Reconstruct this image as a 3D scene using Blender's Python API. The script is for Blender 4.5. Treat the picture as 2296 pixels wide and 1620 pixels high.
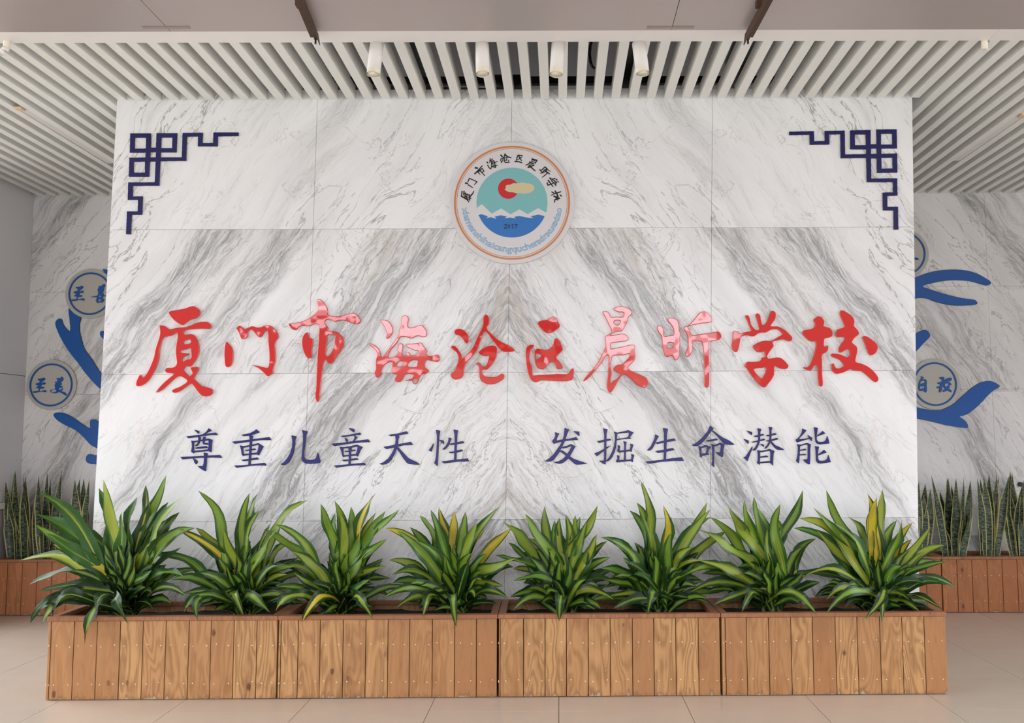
import bpy, bmesh, math, random
import numpy as np
from mathutils import Vector, Matrix
random.seed(7)
for o in list(bpy.data.objects): bpy.data.objects.remove(o, do_unlink=True)
scn = bpy.context.scene
COL = scn.collection
# ------------------------------------------------------------------ camera
IW, IH, F = 2296, 1620, 2050.0
CX, CY = 1255.0, 810.0   # principal point: the photograph is cropped off-centre
EYE = Vector((0, 0, 1.66))
A_ROLL = -0.003
dy = Vector((0, -175, -F)).normalized()
dz = Vector((A_ROLL, 1, -175/F)).normalized()
dx = dy.cross(dz).normalized()
M3 = Matrix((dx, dy, dz))
cam_d = bpy.data.cameras.new('camera')
cam = bpy.data.objects.new('camera', cam_d)
COL.objects.link(cam)
cam.matrix_world = Matrix.Translation(EYE) @ M3.to_4x4()
cam_d.sensor_fit = 'HORIZONTAL'; cam_d.sensor_width = 36.0
cam_d.lens = F/IW*36.0
cam_d.shift_x = (IW/2-CX)/IW
cam_d.clip_start = 0.05; cam_d.clip_end = 500
scn.camera = cam
def ray(px, py):
    return M3 @ Vector((px-CX, CY-py, -F))
def aty(px, py, Y):
    r = ray(px, py); return EYE + r*((Y-EYE.y)/r.y)
def atz(px, py, Z):
    r = ray(px, py); return EYE + r*((Z-EYE.z)/r.z)
def atx(px, py, X):
    r = ray(px, py); return EYE + r*((X-EYE.x)/r.x)
# ------------------------------------------------------------------ world and light
w = bpy.data.worlds.new('world'); scn.world = w; w.use_nodes = True
nt = w.node_tree; nt.nodes.clear()
o_ = nt.nodes.new('ShaderNodeOutputWorld'); bg = nt.nodes.new('ShaderNodeBackground')
tc = nt.nodes.new('ShaderNodeTexCoord'); sp = nt.nodes.new('ShaderNodeSeparateXYZ')
rp = nt.nodes.new('ShaderNodeValToRGB')
nt.links.new(tc.outputs['Generated'], sp.inputs[0]); nt.links.new(sp.outputs['Z'], rp.inputs[0])
rp.color_ramp.elements[0].position = 0.0; rp.color_ramp.elements[0].color = (0.86, 0.92, 1.0, 1)
rp.color_ramp.elements[1].position = 0.9; rp.color_ramp.elements[1].color = (0.95, 0.98, 1.0, 1)
nt.links.new(rp.outputs[0], bg.inputs[0]); bg.inputs[1].default_value = 5.4
nt.links.new(bg.outputs[0], o_.inputs[0])
scn.view_settings.view_transform = 'Standard'; scn.view_settings.look = 'None'
scn.view_settings.gamma = 1.0; scn.view_settings.exposure = 0.60
scn.view_settings.use_curve_mapping = False
# ------------------------------------------------------------------ node helper
class NT:
    def __init__(s, name):
        s.m = bpy.data.materials.new(name); s.m.use_nodes = True
        s.t = s.m.node_tree; s.t.nodes.clear()
        s.out = s.t.nodes.new('ShaderNodeOutputMaterial')
        s.b = s.t.nodes.new('ShaderNodeBsdfPrincipled')
        s.t.links.new(s.b.outputs[0], s.out.inputs[0])
    def n(s, typ, **k):
        nd = s.t.nodes.new(typ)
        for a, v in k.items(): setattr(nd, a, v)
        return nd
    def L(s, a, b): s.t.links.new(a, b)
    def setv(s, sock, v):
        if hasattr(v, 'is_output') or isinstance(v, bpy.types.NodeSocket): s.L(v, sock)
        else:
            try: sock.default_value = v
            except Exception: sock.default_value = tuple(v)+(1,)
    def math(s, op, a, b=0.0, c=None, clamp=False):
        nd = s.n('ShaderNodeMath', operation=op, use_clamp=clamp)
        s.setv(nd.inputs[0], a); s.setv(nd.inputs[1], b)
        if c is not None: s.setv(nd.inputs[2], c)
        return nd.outputs[0]
    def comb(s, x, y, z=0.0):
        nd = s.n('ShaderNodeCombineXYZ')
        for i, v in enumerate((x, y, z)): s.setv(nd.inputs[i], v)
        return nd.outputs[0]
    def noise(s, vec, scale=1.0, detail=4.0, rough=0.55, dist=0.0):
        nd = s.n('ShaderNodeTexNoise'); s.L(vec, nd.inputs['Vector'])
        nd.inputs['Scale'].default_value = scale; nd.inputs['Detail'].default_value = detail
        nd.inputs['Roughness'].default_value = rough; nd.inputs['Distortion'].default_value = dist
        return nd.outputs['Fac']
    def ramp(s, v, lo, hi):
        nd = s.n('ShaderNodeMapRange'); nd.interpolation_type = 'SMOOTHSTEP'
        s.setv(nd.inputs['Value'], v); nd.inputs['From Min'].default_value = lo; nd.inputs['From Max'].default_value = hi
        return nd.outputs[0]
    def mix(s, f, a, b):
        nd = s.n('ShaderNodeMix', data_type='RGBA')
        s.setv(nd.inputs[0], f)
        for i, v in ((6, a), (7, b)):
            if isinstance(v, (tuple, list)): nd.inputs[i].default_value = (v[0], v[1], v[2], 1)
            else: s.L(v, nd.inputs[i])
        return nd.outputs[2]
    def bump(s, h, dist=0.01, st=1.0):
        nd = s.n('ShaderNodeBump'); s.L(h, nd.inputs['Height'])
        nd.inputs['Distance'].default_value = dist; nd.inputs['Strength'].default_value = st
        s.L(nd.outputs[0], s.b.inputs['Normal'])
    def pos(s):
        g = s.n('ShaderNodeNewGeometry'); sx = s.n('ShaderNodeSeparateXYZ'); s.L(g.outputs['Position'], sx.inputs[0])
        return g.outputs['Position'], sx.outputs
    def base(s, c, rough=0.5, metal=0.0, spec=0.5):
        if isinstance(c, (tuple, list)): s.b.inputs['Base Color'].default_value = (c[0], c[1], c[2], 1)
        else: s.L(c, s.b.inputs['Base Color'])
        s.b.inputs['Roughness'].default_value = rough; s.b.inputs['Metallic'].default_value = metal
        s.b.inputs['Specular IOR Level'].default_value = spec
        return s
def srgb(r, g, b):
    f = lambda c: (c/255/12.92) if c/255 <= 0.04045 else ((c/255+0.055)/1.055)**2.4
    return (f(r), f(g), f(b))
def plain(name, c, rough=0.5, metal=0.0, var=0.0, scale=8.0):
    m = NT(name)
    if var:
        p, _ = m.pos(); n = m.noise(p, scale, 3)
        d = tuple(x*(1-var) for x in c)
        m.base(m.mix(n, d, c), rough, metal)
    else: m.base(c, rough, metal)
    return m.m
XC = aty(1139, 620, 6.68).x
def marble(name, dark=1.0, scl=1.0, off=0.0, rowz=(0, 0, 0)):
    m = NT(name); P, (X, Y, Z) = m.pos()
    xm = m.math('ABSOLUTE', m.math('SUBTRACT', X, XC))
    zc = m.math('MULTIPLY', Z, 1.0)
    r1 = m.math('GREATER_THAN', Z, rowz[0]); r2 = m.math('GREATER_THAN', Z, rowz[1]); r3 = m.math('GREATER_THAN', Z, rowz[2])
    row = m.math('ADD', m.math('ADD', r1, r2), r3)
    ccol = m.math('GREATER_THAN', xm, 1.41)
    seed = m.math('ADD', m.math('MULTIPLY', row, 3.37), m.math('ADD', m.math('MULTIPLY', ccol, 0.0), off))
    # warp
    w1 = m.noise(m.comb(m.math('MULTIPLY', xm, scl), m.math('MULTIPLY', zc, scl), seed), 0.9, 3)
    w2 = m.noise(m.comb(m.math('MULTIPLY', xm, scl), m.math('MULTIPLY', zc, scl), m.math('ADD', seed, 9.1)), 5.0, 3)
    wv = m.math('ADD', m.math('MULTIPLY', m.math('SUBTRACT', w1, 0.5), 0.30), m.math('MULTIPLY', m.math('SUBTRACT', w2, 0.5), 0.06))
    c, s_ = 0.57, -0.82
    u = m.math('ADD', m.math('MULTIPLY', xm, c*scl), m.math('MULTIPLY', zc, s_*scl))
    v = m.math('ADD', m.math('MULTIPLY', xm, 0.82*scl), m.math('MULTIPLY', zc, 0.57*scl))
    v = m.math('ADD', v, wv)
    def tex(su, sv, sd, det=4, rough=0.55, dist=0.0):
        return m.noise(m.comb(m.math('MULTIPLY', u, su), m.math('MULTIPLY', v, sv), m.math('ADD', seed, sd)), 1.0, det, rough, dist)
    # grey bands
    B = m.ramp(tex(0.30, 2.2, 1.0, 3), 0.50, 0.68)
    ctr = m.ramp(m.math('ADD', xm, m.math('MULTIPLY', m.math('SUBTRACT', Z, 2.0), 0.22)), 1.05, 0.1)
    B = m.math('ADD', B, m.math('MULTIPLY', ctr, 0.30), clamp=True)
    S = m.ramp(tex(1.6, 16.0, 2.0, 5, 0.65, 0.5), 0.42, 0.62)
    S2 = m.ramp(tex(3.5, 34.0, 3.0, 4, 0.6, 0.8), 0.45, 0.66)
    cloud = m.ramp(tex(0.8, 4.0, 4.0, 4), 0.35, 0.75)
    # thin sharp lines
    def lines(t, wd):
        return m.math('SUBTRACT', 1.0, m.math('DIVIDE', m.math('ABSOLUTE', m.math('SUBTRACT', t, 0.5)), wd, clamp=True), clamp=True)
    l1 = lines(tex(0.9, 6.0, 5.0, 5, 0.6, 0.6), 0.012)
    l2 = lines(tex(2.2, 14.0, 6.0, 5, 0.65, 1.0), 0.022)
    l3 = lines(m.noise(m.comb(m.math('MULTIPLY', xm, 2.2), m.math('MULTIPLY', zc, 2.2), m.math('ADD', seed, 21)), 1.0, 6, 0.6, 1.2), 0.006)
    l3 = m.math('MULTIPLY', l3, m.ramp(m.noise(m.comb(xm, zc, m.math('ADD', seed, 30)), 2.6, 2), 0.5, 0.62))
    white = srgb(232, 231, 232); pale = srgb(216, 215, 216)
    grey = srgb(172, 171, 172); dk = srgb(138, 136, 136); tan = srgb(188, 176, 164)
    col = m.mix(m.math('MULTIPLY', cloud, 0.8), white, pale)
    warm = m.ramp(tex(0.5, 3.0, 8.0, 2), 0.52, 0.68)
    gc = m.mix(m.math('MULTIPLY', warm, 0.75), grey, tan)
    f1 = m.math('MULTIPLY', B, m.math('ADD', 0.35, m.math('MULTIPLY', S, 0.65)))
    col = m.mix(m.math('MULTIPLY', f1, 0.85*dark, clamp=True), col, gc)
    col = m.mix(m.math('MULTIPLY', m.math('MULTIPLY', B, S2), 0.75*dark, clamp=True), col, dk)
    reg = m.ramp(tex(0.25, 1.3, 12.0, 2), 0.42, 0.60)
    l1 = m.math('MULTIPLY', l1, m.math('ADD', 0.25, m.math('MULTIPLY', reg, 0.75)))
    pt = m.ramp(m.noise(m.comb(m.math('MULTIPLY', xm, 2.4), m.math('MULTIPLY', zc, 2.0), m.math('ADD', seed, 40)), 1.0, 4, 0.6), 0.68, 0.76)
    col = m.mix(m.math('MULTIPLY', pt, 0.4), col, srgb(206, 192, 166))
    col = m.mix(m.math('MULTIPLY', l1, 0.8), col, dk)
    lb = m.math('MULTIPLY', l2, m.math('ADD', 0.07, m.math('MULTIPLY', B, 0.75)))
    col = m.mix(lb, col, dk)
    col = m.mix(m.math('MULTIPLY', l3, 0.7), col, srgb(150, 142, 134))
    m.base(col, 0.22, 0.0, 0.45)
    return m.m
def letter_mat(name, c, rough=0.04, wob=0.006):
    m = NT(name); P, _ = m.pos()
    m.base(c, rough, 0.0, 0.6)
    m.b.inputs['Coat Weight'].default_value = 0.6; m.b.inputs['Coat Roughness'].default_value = 0.02
    m.bump(m.noise(P, 4.0, 2), wob, 1.0)
    return m.m
def wood(name, tones, rough=0.45):
    m = NT(name); P, (X, Y, Z) = m.pos()
    oi = m.n('ShaderNodeObjectInfo'); R = oi.outputs['Random']
    sd = m.math('MULTIPLY', R, 37.0)
    g0 = m.noise(m.comb(m.math('MULTIPLY', X, 6.0), m.math('MULTIPLY', Y, 6.0), m.math('ADD', m.math('MULTIPLY', Z, 1.4), sd)), 1.0, 2, 0.5, 0.4)
    ring = m.math('SINE', m.math('MULTIPLY', m.math('ADD', g0, m.math('MULTIPLY', X, 1.2)), 70.0))
    fib = m.noise(m.comb(m.math('MULTIPLY', X, 160.0), m.math('MULTIPLY', Y, 160.0), m.math('ADD', m.math('MULTIPLY', Z, 5.0), sd)), 1.0, 3, 0.6)
    t = m.math('ADD', m.math('MULTIPLY', m.math('ADD', ring, 1.0), 0.16), m.math('MULTIPLY', fib, 0.6))
    base = m.mix(R, tones[0], tones[1])
    col = m.mix(m.ramp(t, 0.25, 0.85), base, m.mix(R, tones[2], tones[1]))
    stn = m.noise(m.comb(m.math('MULTIPLY', X, 9.0), sd, m.math('MULTIPLY', Z, 3.0)), 1.0, 3, 0.6)
    col = m.mix(m.math('MULTIPLY', m.ramp(stn, 0.5, 0.72), 0.5), col, tones[2])
    dk_ = m.ramp(m.noise(m.comb(m.math('MULTIPLY', X, 260.0), sd, m.math('MULTIPLY', Z, 7.0)), 1.0, 2), 0.62, 0.75)
    col = m.mix(m.math('MULTIPLY', dk_, 0.45), col, tones[3])
    # knots
    vo = m.n('ShaderNodeTexVoronoi'); vo.feature = 'F1'
    m.L(m.comb(m.math('MULTIPLY', X, 9.0), sd, m.math('MULTIPLY', Z, 4.8)), vo.inputs['Vector'])
    vo.inputs['Scale'].default_value = 1.0; vo.inputs['Randomness'].default_value = 1.0
    sc = m.n('ShaderNodeSeparateColor'); m.L(vo.outputs['Color'], sc.inputs[0])
    on = m.math('GREATER_THAN', sc.outputs[0], 0.60)
    dist = m.math('ADD', vo.outputs['Distance'], m.math('MULTIPLY', m.noise(P, 60, 2), 0.08))
    k1 = m.math('MULTIPLY', m.ramp(dist, 0.20, 0.11), on)
    kr = m.math('MULTIPLY', m.math('MULTIPLY', m.ramp(dist, 0.45, 0.2), on), m.ramp(m.math('SINE', m.math('MULTIPLY', dist, 120.0)), -0.2, 0.9))
    col = m.mix(m.math('MULTIPLY', kr, 0.28), col, tones[3])
    col = m.mix(m.math('MULTIPLY', k1, 0.85), col, tones[3])
    # scuffed pale foot
    wn = m.noise(m.comb(m.math('MULTIPLY', X, 22.0), sd, m.math('MULTIPLY', Z, 6.0)), 1.0, 4, 0.7)
    wf = m.math('SUBTRACT', m.math('ADD', m.math('MULTIPLY', wn, 1.5), m.math('MULTIPLY', m.noise(m.comb(m.math('MULTIPLY', X, 140.0), sd, m.math('MULTIPLY', Z, 16.0)), 1.0, 2), 0.18)), m.math('MULTIPLY', Z, 8.0))
    col = m.mix(m.math('MULTIPLY', m.ramp(wf, 0.58, 0.86), 0.55), col, srgb(110, 78, 52))
    col = m.mix(m.math('MULTIPLY', m.ramp(wf, 0.86, 0.92), 0.7), col, srgb(176, 160, 138))
    m.base(col, rough, 0.0, 0.4)
    m.bump(fib, 0.0006, 0.6)
    return m.m
def leaf_mat():
    m = NT('dracaena_leaf')
    uv = m.n('ShaderNodeUVMap'); sx = m.n('ShaderNodeSeparateXYZ'); m.L(uv.outputs[0], sx.inputs[0])
    U, V = sx.outputs[0], sx.outputs[1]
    oi = m.n('ShaderNodeObjectInfo'); sc = m.n('ShaderNodeSeparateColor'); m.L(oi.outputs['Color'], sc.inputs[0])
    Wd, Ye, Li = sc.outputs[0], sc.outputs[1], sc.outputs[2]
    c = m.math('ABSOLUTE', m.math('SUBTRACT', m.math('MULTIPLY', U, 2.0), 1.0))
    st = m.noise(m.comb(m.math('MULTIPLY', U, 30.0), m.math('MULTIPLY', V, 1.2), m.math('MULTIPLY', oi.outputs['Random'], 50)), 1.0, 3, 0.6)
    edge = m.math('ADD', c, m.math('MULTIPLY', m.math('SUBTRACT', st, 0.5), 1.5))
    f = m.math('MULTIPLY', m.ramp(m.math('SUBTRACT', Wd, edge), -0.10, 0.06), 0.92)
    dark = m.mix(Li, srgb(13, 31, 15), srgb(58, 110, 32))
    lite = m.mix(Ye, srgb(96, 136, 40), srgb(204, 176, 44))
    col = m.mix(f, dark, lite)
    rib = m.ramp(c, 0.07, 0.03)
    col = m.mix(m.math('MULTIPLY', rib, m.math('MULTIPLY', m.ramp(V, 0.75, 0.2), 0.75)), col, srgb(196, 200, 120))
    col = m.mix(m.math('MULTIPLY', m.ramp(c, 0.93, 1.0), 0.5), col, srgb(30, 50, 20))
    m.base(col, 0.40, 0.0, 0.32)
    m.bump(m.noise(m.comb(m.math('MULTIPLY', U, 26.0), V, 0.0), 1.0, 2), 0.002, 0.5)
    m.b.inputs['Subsurface Weight'].default_value = 0.0
    return m.m
def snake_mat():
    m = NT('snake_leaf')
    uv = m.n('ShaderNodeUVMap'); sx = m.n('ShaderNodeSeparateXYZ'); m.L(uv.outputs[0], sx.inputs[0])
    U, V = sx.outputs[0], sx.outputs[1]
    oi = m.n('ShaderNodeObjectInfo')
    c = m.math('ABSOLUTE', m.math('SUBTRACT', m.math('MULTIPLY', U, 2.0), 1.0))
    b = m.noise(m.comb(m.math('MULTIPLY', U, 2.2), m.math('MULTIPLY', V, 75.0), m.math('MULTIPLY', oi.outputs['Random'], 50)), 1.0, 3, 0.6, 0.6)
    col = m.mix(m.ramp(b, 0.42, 0.6), srgb(24, 34, 26), srgb(88, 104, 82))
    col = m.mix(m.ramp(c, 0.74, 0.84), col, srgb(172, 164, 104))
    m.base(col, 0.4, 0.0, 0.4)
    return m.m
def tile_mat():
    m = NT('floor_tile'); P, _ = m.pos()
    n = m.noise(P, 3.0, 4)
    oi = m.n('ShaderNodeObjectInfo')
    col = m.mix(n, srgb(186, 170, 154), srgb(194, 179, 164))
    m.base(col, 0.22, 0.0, 0.5)
    return m.m
def brushed(name, c):
    m = NT(name); P, (X, Y, Z) = m.pos()
    n = m.noise(m.comb(m.math('MULTIPLY', X, 3.0), m.math('MULTIPLY', Y, 200.0), 0.0), 1.0, 3)
    m.base(m.mix(n, tuple(x*0.92 for x in c), c), 0.42, 0.55, 0.5)
    return m.m
def rust():
    m = NT('rusty_steel'); P, _ = m.pos(); n = m.noise(P, 30, 5, 0.7)
    m.base(m.mix(n, srgb(52, 40, 34), srgb(104, 74, 54)), 0.7, 0.3); return m.m
# ------------------------------------------------------------------ object helpers
def link(name, me, mats, parent=None, loc=None):
    o = bpy.data.objects.new(name, me); COL.objects.link(o)
    if not isinstance(mats, (list, tuple)): mats = [mats]
    if me is not None and not me.materials:
        for m in mats: me.materials.append(m)
    if parent: o.parent = parent
    if loc is not None: o.location = loc
    return o
def thing(name, label=None, cat=None, loc=(0, 0, 0), group=None, kind=None):
    o = bpy.data.objects.new(name, None); COL.objects.link(o); o.location = loc; o.empty_display_size = 0.1
    return tag(o, label, cat, group, kind)
def tag(o, label=None, cat=None, group=None, kind=None):
    if label: o['label'] = label
    if cat: o['category'] = cat
    if group: o['group'] = group
    if kind: o['kind'] = kind
    return o
def box_bm(bm, x0, x1, y0, y1, z0, z1):
    vs = [bm.verts.new((x, y, z)) for z in (z0, z1) for y in (y0, y1) for x in (x0, x1)]
    for f in ((0, 1, 3, 2), (4, 6, 7, 5), (0, 4, 5, 1), (2, 3, 7, 6), (0, 2, 6, 4), (1, 5, 7, 3)):
        bm.faces.new([vs[i] for i in f])
def hexa_bm(bm, fr, bk):
    """fr, bk: four points each, same winding"""
    a = [bm.verts.new(p) for p in fr]; b = [bm.verts.new(p) for p in bk]
    bm.faces.new(a); bm.faces.new(b[::-1])
    for i in range(4):
        j = (i+1) % 4; bm.faces.new((a[j], a[i], b[i], b[j]))
def bm_mesh(bm, name='mesh', smooth=False, bevel=0.0, seg=1):
    if bevel: bmesh.ops.bevel(bm, geom=bm.edges[:], offset=bevel, segments=seg, affect='EDGES', clamp_overlap=True)
    bmesh.ops.recalc_face_normals(bm, faces=bm.faces[:])
    me = bpy.data.meshes.new(name); bm.to_mesh(me); bm.free()
    if smooth:
        for p in me.polygons: p.use_smooth = True
    return me
def box(name, x0, x1, y0, y1, z0, z1, mat, parent=None, bevel=0.0):
    """world-space box; if parented, coordinates are relative to the parent"""
    bm = bmesh.new(); box_bm(bm, x0, x1, y0, y1, z0, z1)
    return link(name, bm_mesh(bm, name, bevel=bevel), mat, parent)
def cyl_bm(bm, p0, p1, r0, r1=None, n=20, cap=True):
    r1 = r0 if r1 is None else r1
    p0, p1 = Vector(p0), Vector(p1); d = (p1-p0).normalized()
    a = d.cross(Vector((0.13, 0.97, 0.21)) if abs(d.y) < 0.9 else Vector((1, 0, 0))).normalized(); b = d.cross(a)
    r = [[bm.verts.new(p+a*rr*math.cos(2*math.pi*i/n)+b*rr*math.sin(2*math.pi*i/n)) for i in range(n)] for p, rr in ((p0, r0), (p1, r1))]
    for i in range(n):
        j = (i+1) % n; bm.faces.new((r[0][i], r[0][j], r[1][j], r[1][i]))
    if cap: bm.faces.new(r[0][::-1]); bm.faces.new(r[1])
def tube_bm(bm, pts, rad, n=8):
    for a, b in zip(pts[:-1], pts[1:]): cyl_bm(bm, a, b, rad, n=n)
# ------------------------------------------------------------------ 2D shapes -> slabs
def P2(s):
    return [tuple(float(v) for v in t.split(',')) for t in s.split()]
def smooth(pts, k=3):
    n = len(pts); out = []
    P = [Vector(p) for p in pts]
    for i in range(n):
        p0, p1, p2, p3 = P[i-1], P[i], P[(i+1) % n], P[(i+2) % n]
        for j in range(k):
            t = j/k
            a = max((p1-p0).length, 1e-3)**.5; b = max((p2-p1).length, 1e-3)**.5; c = max((p3-p2).length, 1e-3)**.5
            m1 = ((p1-p0)/a-(p2-p0)/(a+b)+(p2-p1)/b)*b; m2 = ((p2-p1)/b-(p3-p1)/(b+c)+(p3-p2)/c)*b
            h = 2*t**3-3*t*t+1; h1 = t**3-2*t*t+t; h2 = -2*t**3+3*t*t; h3 = t**3-t*t
            out.append(tuple(p1*h+m1*h1+p2*h2+m2*h3))
    return out
def inpoly(gx, gy, poly):
    r = np.zeros(gx.shape, bool); n = len(poly)
    for i in range(n):
        x1, y1 = poly[i]; x2, y2 = poly[(i+1) % n]
        if y1 == y2: continue
        c = ((y1 > gy) != (y2 > gy)) & (gx < (x2-x1)*(gy-y1)/(y2-y1)+x1)
        r ^= c
    return r
def union_loops(polys, holes=(), strokes=(), step=4.0, blur=1, level=0.5):
    """raster union of polygons and round brush strokes -> outline loops"""
    allp = [p for q in polys for p in q] + [(p[0]+dx_, p[1]+dx_) for s in strokes for p in s[0] for dx_ in (-s[1], s[1])]
    xs = [p[0] for p in allp]; ys = [p[1] for p in allp]
    x0, x1, y0, y1 = min(xs)-6*step, max(xs)+6*step, min(ys)-6*step, max(ys)+6*step
    h = step/2
    gx, gy = np.meshgrid(np.arange(x0, x1, h), np.arange(y0, y1, h))
    m = np.zeros(gx.shape, bool)
    for q in polys: m |= inpoly(gx, gy, q)
    for pts, wd in strokes:
        for k, ((ax, ay), (bx, by)) in enumerate(zip(pts[:-1], pts[1:])):
            L2 = (bx-ax)**2+(by-ay)**2+1e-9
            t = np.clip(((gx-ax)*(bx-ax)+(gy-ay)*(by-ay))/L2, 0, 1)
            tt = (k+t)/(len(pts)-1)
            m |= np.hypot(gx-ax-t*(bx-ax), gy-ay-t*(by-ay)) < wd*0.5*(1.08-0.35*tt)
    for q in holes: m &= ~inpoly(gx, gy, q)
    f = m.astype(float)
    f = f[:f.shape[0]//2*2, :f.shape[1]//2*2]
    f = (f[::2, ::2]+f[1::2, ::2]+f[::2, 1::2]+f[1::2, 1::2])/4
    for _ in range(blur):
        g = np.pad(f, 1); f = (g[:-2, 1:-1]+2*g[1:-1, 1:-1]+g[2:, 1:-1])/4
        g = np.pad(f, 1); f = (g[1:-1, :-2]+2*g[1:-1, 1:-1]+g[1:-1, 2:])/4
    f = f-level+1e-6
    ox, oy = x0+h/2, y0+h/2
    H, W = f.shape; nxt = {}
    s = f > 0
    ys_, xs_ = np.nonzero(~((s[:-1, :-1] == s[1:, :-1]) & (s[:-1, :-1] == s[:-1, 1:]) & (s[:-1, :-1] == s[1:, 1:])))
    T = {1: [(3, 0)], 2: [(0, 1)], 3: [(3, 1)], 4: [(1, 2)], 5: [(3, 2), (1, 0)], 6: [(0, 2)], 7: [(3, 2)], 8: [(2, 3)], 9: [(2, 0)], 10: [(0, 3), (2, 1)], 11: [(2, 1)], 12: [(1, 3)], 13: [(1, 0)], 14: [(0, 3)]}
    pt = {}
    for y, x in zip(ys_, xs_):
        c = (s[y, x]*1)|(s[y, x+1]*2)|(s[y+1, x+1]*4)|(s[y+1, x]*8)
        ek = {0: ('h', y, x), 1: ('v', y, x+1), 2: ('h', y+1, x), 3: ('v', y, x)}
        for a, b in T.get(int(c), []):
            for e in (a, b):
                k = ek[e]
                if k not in pt:
                    if k[0] == 'h':
                        p, q = f[k[1], k[2]], f[k[1], k[2]+1]; pt[k] = (ox+(k[2]+p/(p-q))*step, oy+k[1]*step)
                    else:
                        p, q = f[k[1], k[2]], f[k[1]+1, k[2]]; pt[k] = (ox+k[2]*step, oy+(k[1]+p/(p-q))*step)
            nxt[ek[a]] = ek[b]
    loops = []
    while nxt:
        k0, k = next(iter(nxt.items())); del nxt[k0]; lp = [pt[k0]]
        while k != k0 and k in nxt:
            lp.append(pt[k]); k = nxt.pop(k)
        if len(lp) > 5: loops.append(rdp(lp, step*0.10))
    return loops
def rdp(pts, eps):
    n = len(pts)
    keep = [False]*n
    a = 0; b = max(range(n), key=lambda i: (pts[i][0]-pts[0][0])**2+(pts[i][1]-pts[0][1])**2)
    keep[a] = keep[b] = True
    st = [(a, b), (b, a+n)]
    while st:
        i, j = st.pop()
        if j-i < 2: continue
        x1, y1 = pts[i % n]; x2, y2 = pts[j % n]; L = math.hypot(x2-x1, y2-y1)+1e-9
        best, bi = -1, None
        for k in range(i+1, j):
            x, y = pts[k % n]; d = abs((x2-x1)*(y1-y)-(x1-x)*(y2-y1))/L
            if d > best: best, bi = d, k
        if best > eps: keep[bi % n] = True; st += [(i, bi), (bi, j)]
    return [p for p, q in zip(pts, keep) if q]
def slab(name, loops, Yback, thick, mats, parent=None, bevel=0.0, seg=2, dark_sides=False, wav=0.0):
    """loops: outlines in wall coordinates (X, Z). A cut plate standing on the plane y=Yback, proud towards the viewer."""
    cu = bpy.data.curves.new('outline', 'CURVE'); cu.dimensions = '2D'; cu.fill_mode = 'BOTH'
    cx = sum(p[0] for p in loops[0])/len(loops[0]); cz = sum(p[1] for p in loops[0])/len(loops[0])
    for lp in loops:
        s = cu.splines.new('POLY'); s.points.add(len(lp)-1)
        for i, p in enumerate(lp): s.points[i].co = (p[0]-cx, p[1]-cz, 0, 1)
        s.use_cyclic_u = True
    cu.extrude = max(thick/2-bevel, 0.0001)
    if bevel: cu.bevel_depth = bevel; cu.bevel_resolution = seg; cu.offset = -bevel
    tmp = bpy.data.objects.new('tmp', cu); COL.objects.link(tmp)
    bpy.context.view_layer.update()
    dg = bpy.context.evaluated_depsgraph_get()
    me = bpy.data.meshes.new_from_object(tmp.evaluated_get(dg))
    bpy.data.objects.remove(tmp); bpy.data.curves.remove(cu)
    me.transform(Matrix(((1, 0, 0, 0), (0, 0, -1, 0), (0, 1, 0, 0), (0, 0, 0, 1))))
    bm = bmesh.new(); bm.from_mesh(me)
    bmesh.ops.remove_doubles(bm, verts=bm.verts[:], dist=1e-6)
    bmesh.ops.recalc_face_normals(bm, faces=bm.faces[:]); bm.to_mesh(me); bm.free()
    me.materials.clear()
    ml = mats if isinstance(mats, (list, tuple)) else [mats]
    for m in ml: me.materials.append(m)
    if dark_sides and len(ml) > 1:
        for p in me.polygons: p.material_index = 0 if abs(p.normal.y) > 0.93 else 1
    me.name = name
    o = bpy.data.objects.new(name, me); COL.objects.link(o)
    loc = Vector((cx, Yback-thick/2, cz))
    if parent: o.parent = parent; loc = loc-parent.location
    o.location = loc
    return o
def to_wall(loops, ox, oy, s, Y):
    out = []
    for lp in loops:
        q = []
        for x, y in lp:
            p = aty(ox+x/s, oy+y/s, Y); q.append((p.x, p.z))
        out.append(q)
    return out
# ------------------------------------------------------------------ key dimensions
YW = 6.68            # face of the marble feature wall
YB = 9.37            # face of the rear marble wall
ZC = atz(1148, 222, 4.0).z
ZC = aty(1148, 222, YW).z     # underside of the ceiling baffles
MARB = marble('marble_feature', 1.0, 1.0, 0.0, tuple(aty(1139, y, YW).z for y in (1163, 834, 512)))
MARB2 = marble('marble_rear', 1.15, 0.9, 11.0, tuple(aty(60, y, YB).z for y in (1206, 884, 655)))
WHITE = plain('white_aluminium', srgb(232, 226, 222), 0.4)
SLAT = plain('baffle_paint', srgb(230, 229, 223), 0.45, var=0.05)
SIDE = plain('side_wall_panel', srgb(222, 220, 222), 0.4, var=0.04, scale=1.0)
TILE = tile_mat()
GROUT = plain('grout', srgb(120, 110, 100), 0.8)
SLABM = plain('slab_concrete', srgb(140, 136, 134), 0.8, var=0.1)
BLACK = plain('black_metal', srgb(22, 22, 22), 0.4)
SOFF = brushed('soffit_metal', srgb(188, 176, 171))
RUST = rust()
RED = letter_mat('red_acrylic', srgb(204, 24, 18), 0.05, 0.009)
NAVY = plain('navy_acrylic', srgb(14, 14, 112), 0.25)
NAVYD = plain('navy_edge', srgb(8, 8, 24), 0.4)
BLUE = plain('blue_acrylic', srgb(14, 86, 168), 0.22)
DISC = plain('cream_disc', srgb(186, 184, 178), 0.3, var=0.04, scale=3)
WOOD = wood('pine_planks', (srgb(184, 140, 92), srgb(156, 108, 68), srgb(132, 90, 55), srgb(78, 42, 28)))
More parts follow.
